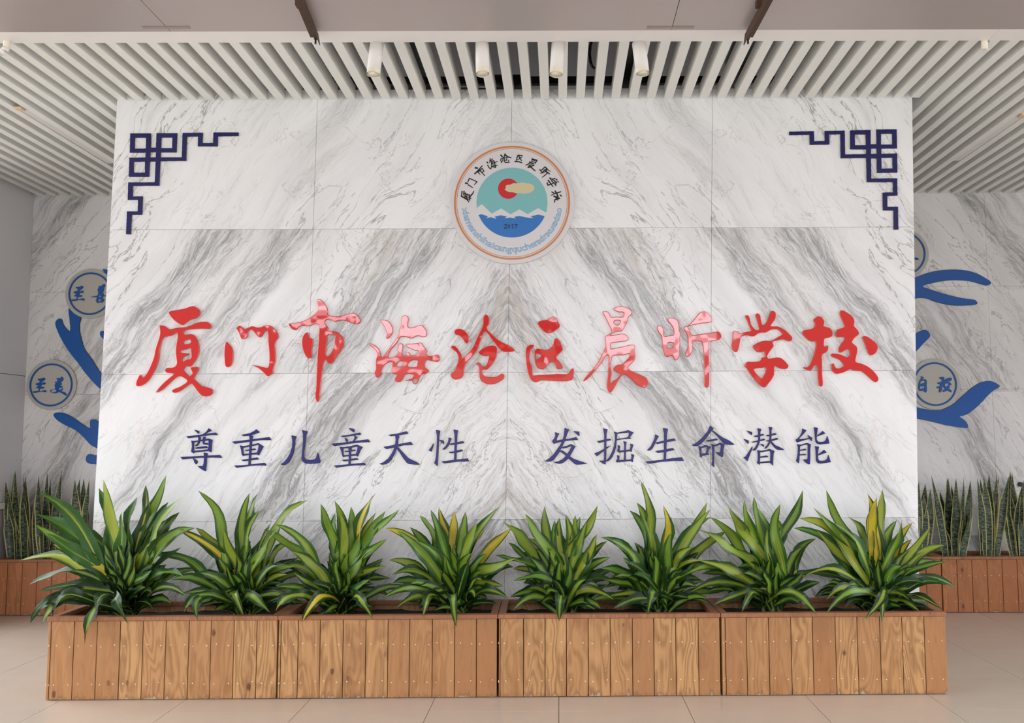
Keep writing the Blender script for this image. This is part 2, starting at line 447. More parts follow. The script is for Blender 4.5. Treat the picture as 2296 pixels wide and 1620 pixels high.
WOOD2 = wood('pine_planks_shade', (srgb(172, 112, 70), srgb(158, 98, 60), srgb(132, 80, 48), srgb(80, 42, 26)))
RAIL = wood('pine_rail', (srgb(160, 110, 76), srgb(144, 94, 62), srgb(124, 78, 52), srgb(80, 42, 28)))
SOIL = plain('soil', srgb(40, 32, 26), 0.95, var=0.4, scale=40)
SCREW = plain('screw_head', srgb(214, 208, 198), 0.35, 0.3)
LEAF = leaf_mat(); SNAKE = snake_mat()
STEM = plain('cane_stem', srgb(120, 112, 78), 0.6, var=0.2, scale=30)
# ------------------------------------------------------------------ floor
floor = thing('floor', kind='structure')
tx0 = atz(1253, 1590, 0).x; ty0 = atz(1253, 1594, 0).y; TS = 0.8
bm = bmesh.new(); box_bm(bm, 0.0018, TS-0.0018, 0.0018, TS-0.0018, -0.012, 0); tme = bm_mesh(bm, 'tile')
for i in range(-8, 10):
    for j in range(-2, 6):
        link('floor_tile', tme, TILE, floor, (tx0+i*TS, ty0+j*TS, 0))
box('floor_bed', -8, 9, 3.0, 12, -0.06, -0.008, GROUT, floor)
box('paving', -45, 45, -45, 30.0, -0.16, -0.062, plain('grey_paving', srgb(150, 146, 140), 0.7, var=0.1, scale=2), floor)
# ------------------------------------------------------------------ feature wall
ZT = aty(1148, 200, YW).z
fw = thing('wall_front', kind='structure')
rows_px = [None, (515, 512, 508), (839, 834.5, 829), (1171, 1163, 1160), None]
cols_px = [((262, 222), (247, 520), (228, 838), (211, 1120)), ((711, 225), (703, 515), (691.5, 838), (679, 1170)),
           ((1148, 225), (1143.5, 512), (1138, 834), (1134, 1163)), ((1597, 215), (1596, 510), (1593, 831), (1592.5, 1162)),
           ((2046, 215), (2048.5, 508), (2053, 830), (2060, 1162))]
def colx(k, z):
    pts = [aty(p[0], p[1], YW) for p in cols_px[k]]
    zs = np.array([p.z for p in pts]); xs = np.array([p.x for p in pts])
    a, b = np.polyfit(zs, xs, 1); return a*z+b
def rowz(k, x):
    if k == 0: return ZT
    if k == 4: return 0.0
    pts = [aty(px, py, YW) for px, py in zip((240, 1140, 2052), rows_px[k])]
    a, b = np.polyfit([p.x for p in pts], [p.z for p in pts], 1); return a*x+b
def node(i, j):
    x = colx(i, 2.0)
    for _ in range(3): z = rowz(j, x); x = colx(i, z)
    return x, z
g = 0.0010
for j in range(4):
    for i in range(4):
        q = [node(i, j+1), node(i+1, j+1), node(i+1, j), node(i, j)]
        cxq = sum(p[0] for p in q)/4; czq = sum(p[1] for p in q)/4
        q = [(x+(g if x < cxq else -g), z+(g if z < czq else -g)) for x, z in q]
        dY = random.uniform(0, 0.0012)
        bm = bmesh.new(); hexa_bm(bm, [(x, YW+dY, z) for x, z in q], [(x, YW+0.02, z) for x, z in q])
        link('marble_panel', bm_mesh(bm, 'marble_panel'), MARB, fw)
xl0, xl1 = colx(0, 0), colx(0, ZT); xr0, xr1 = colx(4, 0), colx(4, ZT)
bm = bmesh.new(); hexa_bm(bm, [(xl0+.01, YW+0.015, 0), (xr0-.01, YW+0.015, 0), (xr1-.01, YW+0.015, ZT), (xl1+.01, YW+0.015, ZT)],
                          [(xl0+.01, YW+0.28, 0), (xr0-.01, YW+0.28, 0), (xr1-.01, YW+0.28, ZT), (xl1+.01, YW+0.28, ZC+0.3)])
link('wall_core', bm_mesh(bm), SLABM, fw)
for (a, b, s) in ((xl0, xl1, 1), (xr0, xr1, -1)):
    bm = bmesh.new(); hexa_bm(bm, [(a, YW+0.001, 0), (a+s*0.02, YW+0.001, 0), (b+s*0.02, YW+0.001, ZT), (b, YW+0.001, ZT)],
                              [(a, YW+0.3, 0), (a+s*0.02, YW+0.3, 0), (b+s*0.02, YW+0.3, ZT), (b, YW+0.3, ZT)])
    link('return_panel', bm_mesh(bm), MARB, fw)
# ------------------------------------------------------------------ rear wall and left wall
bw = thing('wall_back', kind='structure')
XL = aty(62, 740, YB).x
zr = [0.0, aty(60, 1206, YB).z, aty(60, 884, YB).z, aty(70, 655, YB).z, ZC+0.5]
zr2 = [0.0, aty(2200, 872, YB).z-1.03, aty(2200, 872, YB).z, aty(2200, 641, YB).z, ZC+0.5]
for j in range(4):
    xs = [XL, XL+1.22, XL+2.64]
    for a, b in zip(xs[:-1], xs[1:]):
        box('marble_panel', a+g, b-g, YB, YB+0.02, zr[j]+g, zr[j+1]-g, MARB2, bw)
    xs = [1.6, 3.02, 4.44, 5.86, 7.2]
    for a, b in zip(xs[:-1], xs[1:]):
        box('marble_panel', a+g, b-g, YB, YB+0.02, zr2[j]+g, zr2[j+1]-g, MARB2, bw)
box('wall_core', XL-0.2, 7.4, YB+0.018, YB+0.2, 0, ZC+0.5, SLABM, bw)
lw = thing('wall_left', kind='structure')
zj = atx(25, 839, XL).z
for z0, z1, mt in ((0.0, 1.0, plain('side_base', srgb(170, 168, 172), 0.4)), (1.06, zj, SIDE), (zj, ZC+0.5, SIDE)):
    box('side_panel', XL-0.03, XL, 8.1, YB, z0+0.003, z1-0.003, mt, lw)
box('dado_rail', XL-0.02, XL+0.03, 8.1, YB, 1.0, 1.06, WHITE, lw)
box('wall_core', XL-0.2, XL-0.028, 8.1, YB+0.1, 0, ZC+0.5, SLABM, lw)
rw = thing('unseen_wall_right', kind='structure')  # unseen wall, added to stop light leaking in from the right
box('side_panel', 7.4, 7.43, 6.3, YB, 0, ZC+0.5, SIDE, rw)
box('wall_core', 7.428, 7.6, 6.3, YB+0.1, 0, ZC+0.5, SLABM, rw)
# ------------------------------------------------------------------ ceiling: baffles, frame strip, void
ceil = thing('ceiling', kind='structure')
YF = atz(1148, 92.5, ZC).y; YS = atz(1148, 67, ZC).y
PIT = (aty(1340.5, 220, YW).x-aty(1182.5, 220, YW).x)/4
X0 = aty(1261.5, 220, YW).x
SWD = 0.064
for k in range(-42, 46):
    x = X0+k*PIT
    if x < XL+0.03 or x > 7.0: continue
    xc = aty(262, 222, YW).x; xd = aty(2046, 215, YW).x
    y1 = YW-0.002 if xc-0.03 < x < xd+0.03 else YB-0.002
    dzk = random.uniform(-0.003, 0.003)
    bm = bmesh.new(); box_bm(bm, -SWD/2, SWD/2, YF-0.005, y1, ZC+dzk, ZC+0.10)
    link('slat', bm_mesh(bm, 'slat', bevel=0.0015), SLAT, ceil, (x, 0, 0))
box('frame_strip', XL, XL+0.001+(atz(2230, 75, ZC).x-XL), YS, YF, ZC-0.004, ZC+0.06, WHITE, ceil)
box('frame_strip', atz(2230, 75, ZC).x+0.003, 7.2, YS, YF, ZC-0.004, ZC+0.06, WHITE, ceil)
box('slab', -8, 8, YS-0.3, 12, ZC+0.75, ZC+0.95, SLABM, ceil)
box('void_wall', -8, 8, YS-0.02, YS, ZC+0.0, ZC+0.8, SLABM, ceil)
# soffit of the porch in front
box('soffit_panel', XL-1, atz(346, 30, ZC).x-0.002, -2.5, YS-0.002, ZC-0.006, ZC+0.05, SOFF, ceil)
box('soffit_panel', atz(346, 30, ZC).x+0.002, atz(1515, 30, ZC).x-0.002, -2.5, YS-0.002, ZC-0.006, ZC+0.05, SOFF, ceil)
box('soffit_panel', atz(1515, 30, ZC).x+0.002, 7.2, -2.5, YS-0.002, ZC-0.006, ZC+0.05, SOFF, ceil)
box('soffit_core', -8, 8, -2.5, YS-0.004, ZC+0.04, ZC+0.3, SLABM, ceil)
for px in (374, 1503):
    p = atz(px, 64, ZC-0.01)
    box('cover_plate', p.x-0.145, p.x+0.145, p.y-0.022, p.y+0.004, ZC-0.010, ZC-0.0065, plain('plate', srgb(150, 140, 134), 0.5), ceil)
# black rails in the void
YR = YW+0.38
for ya, yb_ in ((187, 171),):
    box('carrier_rail', -2.6, 2.1, YR, YR+0.05, aty(1148, ya, YR).z, aty(1148, yb_, YR).z, BLACK, ceil)
for px in range(860, 1700, 40):
    p = aty(px, 185, YR); cl = box('rail_clip', p.x-0.014, p.x+0.014, YR-0.012, YR, p.z-0.012, p.z+0.012, BLACK, ceil)
for px in (892, 1428, 1702):
    p = aty(px, 140, 6.0)
    box('void_beam', p.x-0.045, p.x+0.045, YF, YW+0.3, ZC+0.2, ZC+0.42, BLACK, ceil)
bm = bmesh.new(); a = aty(1103, 184, YR-0.05); b = aty(1172, 184, YR-0.05); rp_ = (aty(1148, 169, YR-.05).z-aty(1148, 201, YR-.05).z)/2
cyl_bm(bm, (a.x, YR-0.05, a.z), (b.x, YR-0.05, a.z), rp_); link('void_pipe', bm_mesh(bm, smooth=True), BLACK, ceil)
bm = bmesh.new(); c0 = aty(1333, 120, 6.3)
tube_bm(bm, [(c0.x+0.035*math.cos(t), 6.3, c0.z+0.11*math.sin(t)) for t in [i*math.pi/6+1.6 for i in range(7)]], 0.010)
link('cable', bm_mesh(bm, smooth=True), BLACK, ceil)
# ------------------------------------------------------------------ spot lamps
LAMPW = plain('lamp_white', srgb(232, 228, 224), 0.4)
LAMPC = plain('lamp_ring', srgb(236, 228, 208), 0.5)
for k, (xt, yt, xb, yb, lab) in enumerate(((845, 97, 837, 167, 'leftmost white cylinder spotlight hanging under the ceiling slats, tilted'),
                                      (1081, 97, 1082, 166, 'second white cylinder spotlight from the left, hanging straight under the slats'),
                                      (1252, 97, 1247, 167, 'third white cylinder spotlight from the left, just right of the emblem axis'),
                                      (1432, 97, 1441, 165, 'rightmost white cylinder spotlight under the ceiling slats, leaning outwards'))):
    YL = YF+0.03
    T = aty(xt, yt, YL); B = aty(xb, yb, YL-0.03); r = 0.0435
    t = thing('spotlight', lab, 'lamp', T, 'cylinder spotlights under the ceiling slats')
    d = B-T
    bm = bmesh.new(); cyl_bm(bm, (0, 0, 0), d*0.86, r, n=32); link('body', bm_mesh(bm, smooth=True), LAMPW, t)
    bm = bmesh.new(); cyl_bm(bm, d*0.86, d, r*0.985, n=32, cap=False); cyl_bm(bm, d*0.98, d*0.88, r*0.85, r*0.5, n=24); link('lens_ring', bm_mesh(bm, smooth=True), LAMPC, t)
    bm = bmesh.new(); cyl_bm(bm, d*-0.03, d*0.0, r*0.96, n=28); link('top_cap', bm_mesh(bm), BLACK, t)
    bm = bmesh.new(); cyl_bm(bm, d*-0.02, (0.0, 0, ZC-0.003-T.z), 0.009, n=10); cyl_bm(bm, (0.0, 0, ZC-0.016-T.z), (0, 0, ZC-0.002-T.z), 0.022, n=16); link('stem', bm_mesh(bm), LAMPW, t)
# rusty angle rails under the porch soffit
for (px, lab, sgn) in ((712, 'rusty steel angle rail left of the spotlights, ending in a bolt', 1), (1672, 'rusty steel angle rail right of the spotlights, ending in a bolt', -1)):
    zz = ZC-0.055
    p = aty(px, 84, YF-0.16); q = atz(px+(-34 if sgn > 0 else 44), 0, p.z)
    t = thing('angle_rail', lab, 'bracket', p, 'rusty angle rails hanging below the porch soffit')
    dv = (q-p); dv.z = 0; dv = dv.normalized()*2.6; h = ZC-0.007-p.z
    sw = 0.045*sgn
    bm = bmesh.new()
    hexa_bm(bm, [(-sw, 0, 0), (0, 0, 0), (0, 0, 0.005), (-sw, 0, 0.005)], [Vector(v)+dv for v in [(-sw, 0, 0), (0, 0, 0), (0, 0, 0.005), (-sw, 0, 0.005)]])
    f = [(0, 0.05, -0.028), (0.005*sgn, 0.05, -0.028), (0.005*sgn, 0, 0.022), (0, 0, 0.022)]
    hexa_bm(bm, f, [Vector(v)+dv for v in [(0, 0, -0.028), (0.005*sgn, 0, -0.028), (0.005*sgn, 0, 0.022), (0, 0, 0.022)]])
    link('angle', bm_mesh(bm), RUST, t)
    bm = bmesh.new(); bm.free()
    for yy in (-1.3, -0.42): box('hanger', -0.02, 0.02, yy, yy+0.05, 0.005, h, RUST, t)
    bm = bmesh.new(); cyl_bm(bm, (-sw*0.45, 0.03, -0.028), (-sw*0.45, 0.03, 0.02), 0.006, n=10); cyl_bm(bm, (-sw*0.45, 0.03, 0.002), (-sw*0.45, 0.03, 0.012), 0.012, n=6); cyl_bm(bm, (-sw*0.45, -0.02, 0.006), (-sw*0.45, 0.03, 0.006), 0.006, n=8)
    link('bolt', bm_mesh(bm), BLACK, t)
# batten lights between the slats
def batten(xa, ya, xb, yb, lab, cap):
    a = atz(xa, ya, ZC+0.02); b = atz(xb, yb, ZC+0.02)
    x = (a.x+b.x)/2
    k = round((x-X0)/PIT-0.5); x = X0+(k+0.5)*PIT
    y0, y1 = sorted((a.y, b.y))
    t = thing('batten_light', lab, 'lamp', (x, y0, ZC+0.002), 'unlit batten lights recessed between slats')
    hw = PIT/2-SWD/2-0.001
    bm = bmesh.new(); box_bm(bm, -hw, hw, 0, y1-y0, 0, 0.05); link('body', bm_mesh(bm, bevel=0.004), plain('batten', srgb(214, 210, 210), 0.35), t)
    bm = bmesh.new(); box_bm(bm, -hw*0.8, hw*0.8, cap, cap+0.07, -0.018, 0.0); link('end_cap', bm_mesh(bm, bevel=0.004), plain('cap', srgb(214, 184, 150), 0.5), t)
batten(72, 242, 262, 362, 'pale unlit batten light between ceiling slats at far left', -0.09)
batten(2296, 248, 2148, 356, 'pale unlit batten light between ceiling slats at far right', 0.0)
# pipe elbows poking through the frame strip
for px, lab, s in ((15, 'white pipe elbow at the ceiling strip, top left corner', -1), (2207, 'small pipe stub with frayed wire under the ceiling strip at right', 1)):
    p = atz(px, 92, ZC)
    t = thing('pipe_elbow', lab, 'pipe', (p.x, p.y, ZC-0.002))
    bm = bmesh.new(); cyl_bm(bm, (0, 0, 0.03), (0, 0, -0.05), 0.02, n=16); link('stub', bm_mesh(bm, smooth=True), LAMPC, t)
    if s < 0:
        bm = bmesh.new(); tube_bm(bm, [(0, 0, -0.04), (-0.01, 0, -0.06), (-0.03, 0, -0.072), (-0.12, 0, -0.075)], 0.022, 14); link('elbow', bm_mesh(bm, smooth=True), LAMPW, t)
    else:
        bm = bmesh.new(); tube_bm(bm, [(0.01, 0, -0.05), (0.03, 0, -0.055), (0.045, 0, -0.045), (0.05, 0, -0.03)], 0.0025, 5); link('wire', bm_mesh(bm, smooth=True), LAMPC, t)
# ------------------------------------------------------------------ ten large red brush characters (origin, list of outlines; 8 px per photo px)
REDS = [
('厦', 'leftmost', (290, 660), ['705,318 740,298 880,272 1000,250 1100,214 1150,207 1200,232 1250,270 1274,320 1270,355 1230,395 1180,430 1110,445 1060,470 1000,520 960,545 930,542 870,510 800,455 750,400 715,350',
 '540,560 580,552 630,565 670,590 710,618 760,618 860,595 960,588 1030,578 1110,550 1200,510 1300,490 1380,488 1430,510 1465,550 1472,590 1445,610 1300,612 1150,618 1040,632 985,652 975,675 985,712 1010,720 1080,708 1130,712 1180,745 1215,800 1240,880 1255,960 1250,1040 1225,1110 1190,1175 1150,1230 1100,1285 1060,1290 1020,1283 990,1310 970,1350 1010,1400 1060,1450 1085,1462 1110,1445 1130,1405 1115,1360 1097,1322 1105,1305 1170,1300 1215,1294 1240,1330 1225,1370 1190,1440 1168,1500 1175,1525 1210,1560 1290,1630 1400,1665 1470,1690 1500,1720 1490,1770 1440,1810 1370,1825 1310,1815 1250,1765 1200,1700 1150,1630 1120,1600 1095,1598 1050,1630 960,1695 880,1745 810,1760 775,1750 765,1725 800,1695 900,1655 990,1600 1035,1560 1030,1530 970,1490 920,1465 880,1465 810,1510 700,1610 600,1700 520,1745 475,1755 500,1710 600,1600 720,1495 790,1435 795,1420 740,1410 670,1400 640,1365 650,1330 690,1315 780,1310 830,1280 850,1230 848,1180 835,1080 832,980 845,880 865,770 862,700 845,680 820,695 760,730 690,748 630,765 590,810 570,880 545,980 540,1080 525,1180 480,1300 420,1420 360,1520 290,1590 220,1630 160,1643 125,1630 122,1580 140,1520 180,1450 210,1442 225,1470 245,1490 290,1440 340,1360 400,1230 440,1120 460,1010 500,880 535,770 550,680 545,610',
 '985,835 1080,805 1100,830 1095,870 1060,882 990,886 975,860',
 '915,1020 940,1000 1020,982 1095,960 1103,1000 1110,1120 1085,1160 1030,1165 990,1190 960,1215 948,1190 955,1150 990,1115 1070,1072 1050,1057 980,1050 930,1045']),
('门', 'second', (480, 660), ['218,845 270,890 320,950 345,1030 345,1080 335,1180 310,1260 270,1295 235,1303 200,1270 188,1180 182,1080 188,960 200,890',
 '398,608 430,570 455,558 490,575 550,615 600,600 680,568 730,578 780,592 850,582 910,555 960,547 1030,570 1100,630 1140,690 1158,755 1140,790 1110,830 1090,900 1092,960 1103,1050 1105,1170 1090,1230 1060,1330 1055,1400 1000,1445 965,1463 935,1445 860,1370 780,1310 685,1267 760,1275 860,1295 960,1312 980,1270 992,1150 985,1000 972,850 965,700 955,655 930,650 905,670 860,740 820,768 790,755 740,700 690,640 660,628 625,650 608,680 600,750 560,790 520,803 490,790 460,720 430,650']),
('市', 'third', (600, 660), ['910,78 960,100 1010,150 1060,220 1080,280 1078,350 1100,370 1160,388 1250,390 1340,378 1450,350 1560,335 1600,370 1650,425 1668,460 1650,505 1610,525 1550,522 1480,500 1400,470 1330,460 1270,465 1210,485 1170,470 1110,445 1060,450 1030,480 1025,510 1060,560 1085,600 1078,650 1130,655 1200,660 1260,680 1320,735 1360,790 1373,850 1360,920 1310,1010 1230,1120 1150,1230 1110,1238 1070,1210 1040,1170 1010,1195 1000,1230 985,1330 970,1450 955,1570 945,1680 935,1780 925,1880 905,1927 880,1910 860,1860 853,1800 868,1680 875,1480 885,1280 895,1080 910,880 922,700 925,580 920,545 880,525 830,530 760,560 700,568 630,560 580,572 540,605 515,635 480,637 430,610 390,560 378,525 420,518 520,505 620,480 720,440 820,375 880,320 905,280 905,200 890,130 895,90',
 '1085,720 1140,725 1210,735 1205,800 1190,920 1150,1030 1090,1100 1050,1105 1042,1080 1050,960 1065,820',
 '690,683 735,687 735,740 760,775 815,802 808,880 795,1000 797,1100 775,1140 720,1138 680,1090 640,1000 618,900 618,820 635,750']),
('海', 'fourth', (800, 690), ['418,228 460,212 530,222 590,260 630,320 647,390 635,460 600,510 545,552 522,535 545,490 530,430 490,330 450,270',
 '805,180 825,145 865,132 900,142 925,180 922,250 910,320 940,352 1010,352 1080,325 1155,302 1200,340 1245,400 1255,470 1240,510 1190,520 1110,500 1050,512 990,545 930,535 870,515 790,520 765,545 730,610 660,690 600,770 570,850 575,893 640,885 700,860 730,820 740,720 755,650 790,638 820,645 828,700 815,790 820,850 870,850 890,800 920,788 945,815 960,845 1100,832 1110,780 1090,765 1050,765 980,735 900,700 885,675 910,650 1000,643 1110,632 1145,620 1200,690 1255,760 1250,830 1290,860 1380,850 1455,838 1485,880 1480,940 1440,968 1350,950 1240,938 1225,1000 1230,1065 1295,1120 1280,1150 1220,1180 1170,1190 1130,1240 1100,1320 1050,1368 1015,1355 990,1310 940,1300 860,1295 940,1280 1000,1250 1020,1200 1000,1190 920,1182 860,1200 830,1260 780,1320 720,1325 685,1300 700,1250 720,1205 670,1185 630,1165 630,1050 640,975 590,968 540,990 480,1040 450,1110 430,1180 390,1240 360,1250 335,1220 318,1160 340,1100 338,1000 345,920 365,870 360,800 330,750 260,690 218,650 240,635 320,670 390,730 420,790 430,850 450,890 480,870 520,810 580,730 650,630 720,540 755,490 760,400 790,330 800,250',
 '750,960 820,955 840,975 815,1030 790,1055 740,1052 712,1035', '920,1000 960,955 1030,935 1090,945 1085,1000 1075,1050 1000,1060 930,1055 915,1035']),
('沧', 'fifth', (990, 690), ['235,410 260,385 320,372 390,395 440,440 485,500 490,550 475,620 450,638 420,615 370,540 320,495 260,480 230,445',
 '170,690 220,678 270,710 320,780 355,850 370,915 400,890 480,810 560,710 610,610 650,510 720,370 745,280 745,190 765,140 795,118 830,140 855,220 850,290 815,340 820,390 870,440 960,530 1080,610 1200,670 1270,710 1312,765 1270,780 1190,785 1100,780 1050,740 980,660 900,560 830,460 790,425 765,425 740,480 700,590 650,720 590,820 500,920 430,1010 400,1100 400,1160 385,1220 340,1260 250,1283 200,1265 160,1200 190,1160 240,1120 270,1040 295,960 295,850 270,800 210,745 175,715',
 '665,795 720,745 820,690 900,672 960,685 990,720 998,780 985,870 940,960 870,1050 800,1108 735,1098 730,1140 745,1200 790,1230 880,1240 980,1235 1050,1195 1095,1177 1128,1210 1110,1270 1040,1320 940,1362 850,1368 760,1340 695,1280 675,1200 675,1080 660,1040 620,1000 640,978 690,985 730,1048 790,1045 830,960 850,870 845,860 780,865 710,840 670,810']),
('区', 'sixth', (1130, 690), ['605,270 640,235 760,215 830,185 880,155 945,190 975,250 1003,310 990,350 930,395 870,435 800,452 730,430 680,380 630,330',
 '400,720 430,680 490,662 540,665 525,700 480,750 460,850 465,950 500,1060 515,1150 520,1210 600,1205 700,1198 850,1192 960,1182 1080,1188 1150,1180 1180,1140 1210,1095 1240,1080 1255,1110 1250,1200 1235,1270 1180,1300 1050,1315 900,1308 750,1298 660,1298 610,1320 570,1333 510,1305 460,1240 430,1150 400,1000 385,850 390,770',
 '548,770 580,738 620,732 680,742 750,755 810,735 860,690 890,630 905,570 935,542 980,570 1020,630 1045,710 1055,750 1010,800 960,850 940,895 980,950 1040,1020 1055,1075 1010,1088 955,1090 935,1060 920,1000 890,965 840,970 800,1000 750,1060 700,1098 660,1100 600,1070 560,990 545,900 545,820',
 '580,825 620,822 665,850 640,890 590,930 575,890']),
('晨', 'seventh', (1280, 680), ['575,145 620,138 660,150 690,190 715,240 740,247 820,238 935,240 950,200 950,165 930,155 860,155 800,130 765,100 830,60 910,50 990,70 1060,105 1098,160 1080,200 1025,255 1010,330 970,410 910,495 850,500 790,515 730,545 703,575 760,570 860,550 930,540 990,565 1030,615 1030,650 980,675 860,690 750,705 715,720 710,790 720,815 800,800 930,775 1100,738 1140,750 1150,780 1145,850 1160,940 1140,1010 1080,1080 1020,1150 1040,1180 1130,1230 1250,1280 1340,1325 1375,1370 1388,1430 1360,1480 1330,1510 1260,1495 1190,1460 1130,1400 1050,1330 950,1265 900,1310 840,1400 780,1510 720,1590 690,1595 660,1550 645,1480 650,1400 665,1250 672,1100 685,980 675,935 655,920 620,950 560,1050 470,1160 380,1270 290,1360 220,1395 250,1340 300,1280 420,1150 500,1030 560,910 600,830 625,760 620,680 622,590 680,555 735,505 730,480 680,380 640,290 590,200',
 '770,330 800,305 880,308 890,330 860,375 830,388 790,370',
 '750,940 850,925 960,925 1045,895 1050,950 1000,1010 910,1095 850,1095 790,1130 760,1185 800,1215 880,1275 830,1345 760,1390 712,1430 718,1340 735,1250 720,1180 715,1100 730,1000']),
('昕', 'eighth', (1460, 680), ['105,430 125,400 170,400 210,430 220,470 218,540 235,590 300,580 360,575 400,560 410,520 400,450 350,370 295,300 310,265 350,255 420,270 475,310 495,380 505,480 525,540 515,620 522,700 505,800 498,950 470,1005 430,1018 410,990 385,930 340,940 285,960 255,945 220,850 205,750 195,650 185,580 140,520 110,460',
 '300,705 340,695 395,710 400,750 380,790 330,805 298,790',
 '590,430 610,410 660,400 760,300 840,200 890,152 950,145 1000,158 1060,220 1095,290 1080,325 1020,345 930,352 800,375 700,400 660,425 690,480 740,572 850,555 1000,535 1130,515 1190,500 1230,520 1262,590 1240,630 1160,665 1080,672 1035,690 1035,800 1040,1000 1045,1200 1043,1440 1025,1495 990,1508 960,1480 955,1350 950,1150 945,950 935,800 915,700 890,682 750,680 740,740 735,850 700,920 655,957 620,940 620,880 655,790 665,700 655,600 630,530 595,480']),
('学', 'ninth', (1610, 680), ['485,225 510,210 550,225 575,290 590,370 640,440 690,480 735,470 725,400 690,280 672,210 685,182 720,178 755,210 770,290 795,380 830,380 880,310 915,220 945,145 980,132 1025,155 1040,210 1025,280 975,350 945,405 1000,412 1070,410 1140,440 1210,485 1280,550 1325,600 1332,640 1310,670 1270,678 1200,650 1130,648 1060,665 980,690 1000,760 960,820 910,890 885,950 900,985 960,985 1050,967 1120,975 1180,1015 1240,1080 1265,1120 1240,1165 1170,1175 1080,1150 1020,1118 1010,1180 1005,1280 970,1350 900,1440 850,1498 810,1500 740,1450 660,1370 580,1260 510,1160 475,1110 490,1080 530,1047 630,1047 740,1035 770,1010 790,968 835,960 838,900 830,858 780,870 710,870 650,820 622,770 660,735 760,685 860,665 940,672 980,660 1060,610 1130,575 1150,550 1120,500 1070,465 1000,460 930,480 860,520 780,520 710,545 650,585 600,588 540,572 450,580 410,610 395,680 375,780 345,862 310,870 270,840 243,780 255,700 265,600 270,510 310,490 350,510 390,540 500,510 590,490 580,450 550,380 520,300',
 '650,1175 700,1160 790,1155 845,1135 860,1170 850,1230 815,1300 785,1350 740,1310 680,1250 655,1210']),
('校', 'rightmost', (1740, 680), ['668,300 700,265 760,232 810,240 850,290 870,340 855,400 900,420 960,440 1005,490 1018,550 1000,590 940,615 875,630 865,680 865,760 885,780 935,752 930,840 890,880 830,920 830,1050 830,1250 838,1470 810,1490 775,1475 755,1400 745,1250 740,1130 715,1100 690,1110 660,1160 630,1200 580,1195 530,1180 490,1145 560,1145 610,1090 660,980 700,830 710,680 640,682 560,640 500,580 472,540 490,490 540,475 640,455 680,430 690,380 685,330',
 '1140,170 1160,130 1200,122 1270,160 1350,215 1400,280 1412,330 1400,400 1450,460 1485,510 1490,550 1430,600 1385,650 1365,700 1410,740 1455,790 1462,850 1440,950 1430,1045 1500,1070 1600,1105 1700,1170 1790,1260 1840,1345 1830,1385 1785,1412 1720,1370 1620,1280 1540,1220 1460,1205 1390,1195 1330,1178 1270,1210 1180,1245 1080,1260 1030,1225 998,1170 1000,1090 1030,1075 1050,1110 1070,1150 1120,1165 1190,1140 1205,1100 1170,1040 1110,995 1040,970 985,935 1000,900 1060,897 1160,915 1250,955 1300,962 1315,930 1310,830 1290,820 1240,840 1190,870 1145,880 1120,850 1130,790 1180,710 1235,630 1220,605 1160,603 1095,600 1072,560 1085,490 1120,458 1190,440 1225,420 1215,370 1180,290 1150,220',
 '1550,600 1580,582 1640,595 1720,650 1790,710 1828,770 1815,840 1770,905 1700,928 1660,900 1630,830 1600,740 1560,650']),
]
for ch, od, (ox, oy), outs in REDS:
    loops = to_wall([smooth(P2(s), 3) for s in outs], ox, oy, 8.0, YW-0.012)
    o = slab('red_character', loops, YW-0.001, 0.015, RED, bevel=0.004, seg=2)
    tag(o, 'large glossy red brush-script character %s, %s of the ten on the marble wall' % (ch, od), 'letter', 'large red characters on the marble wall')
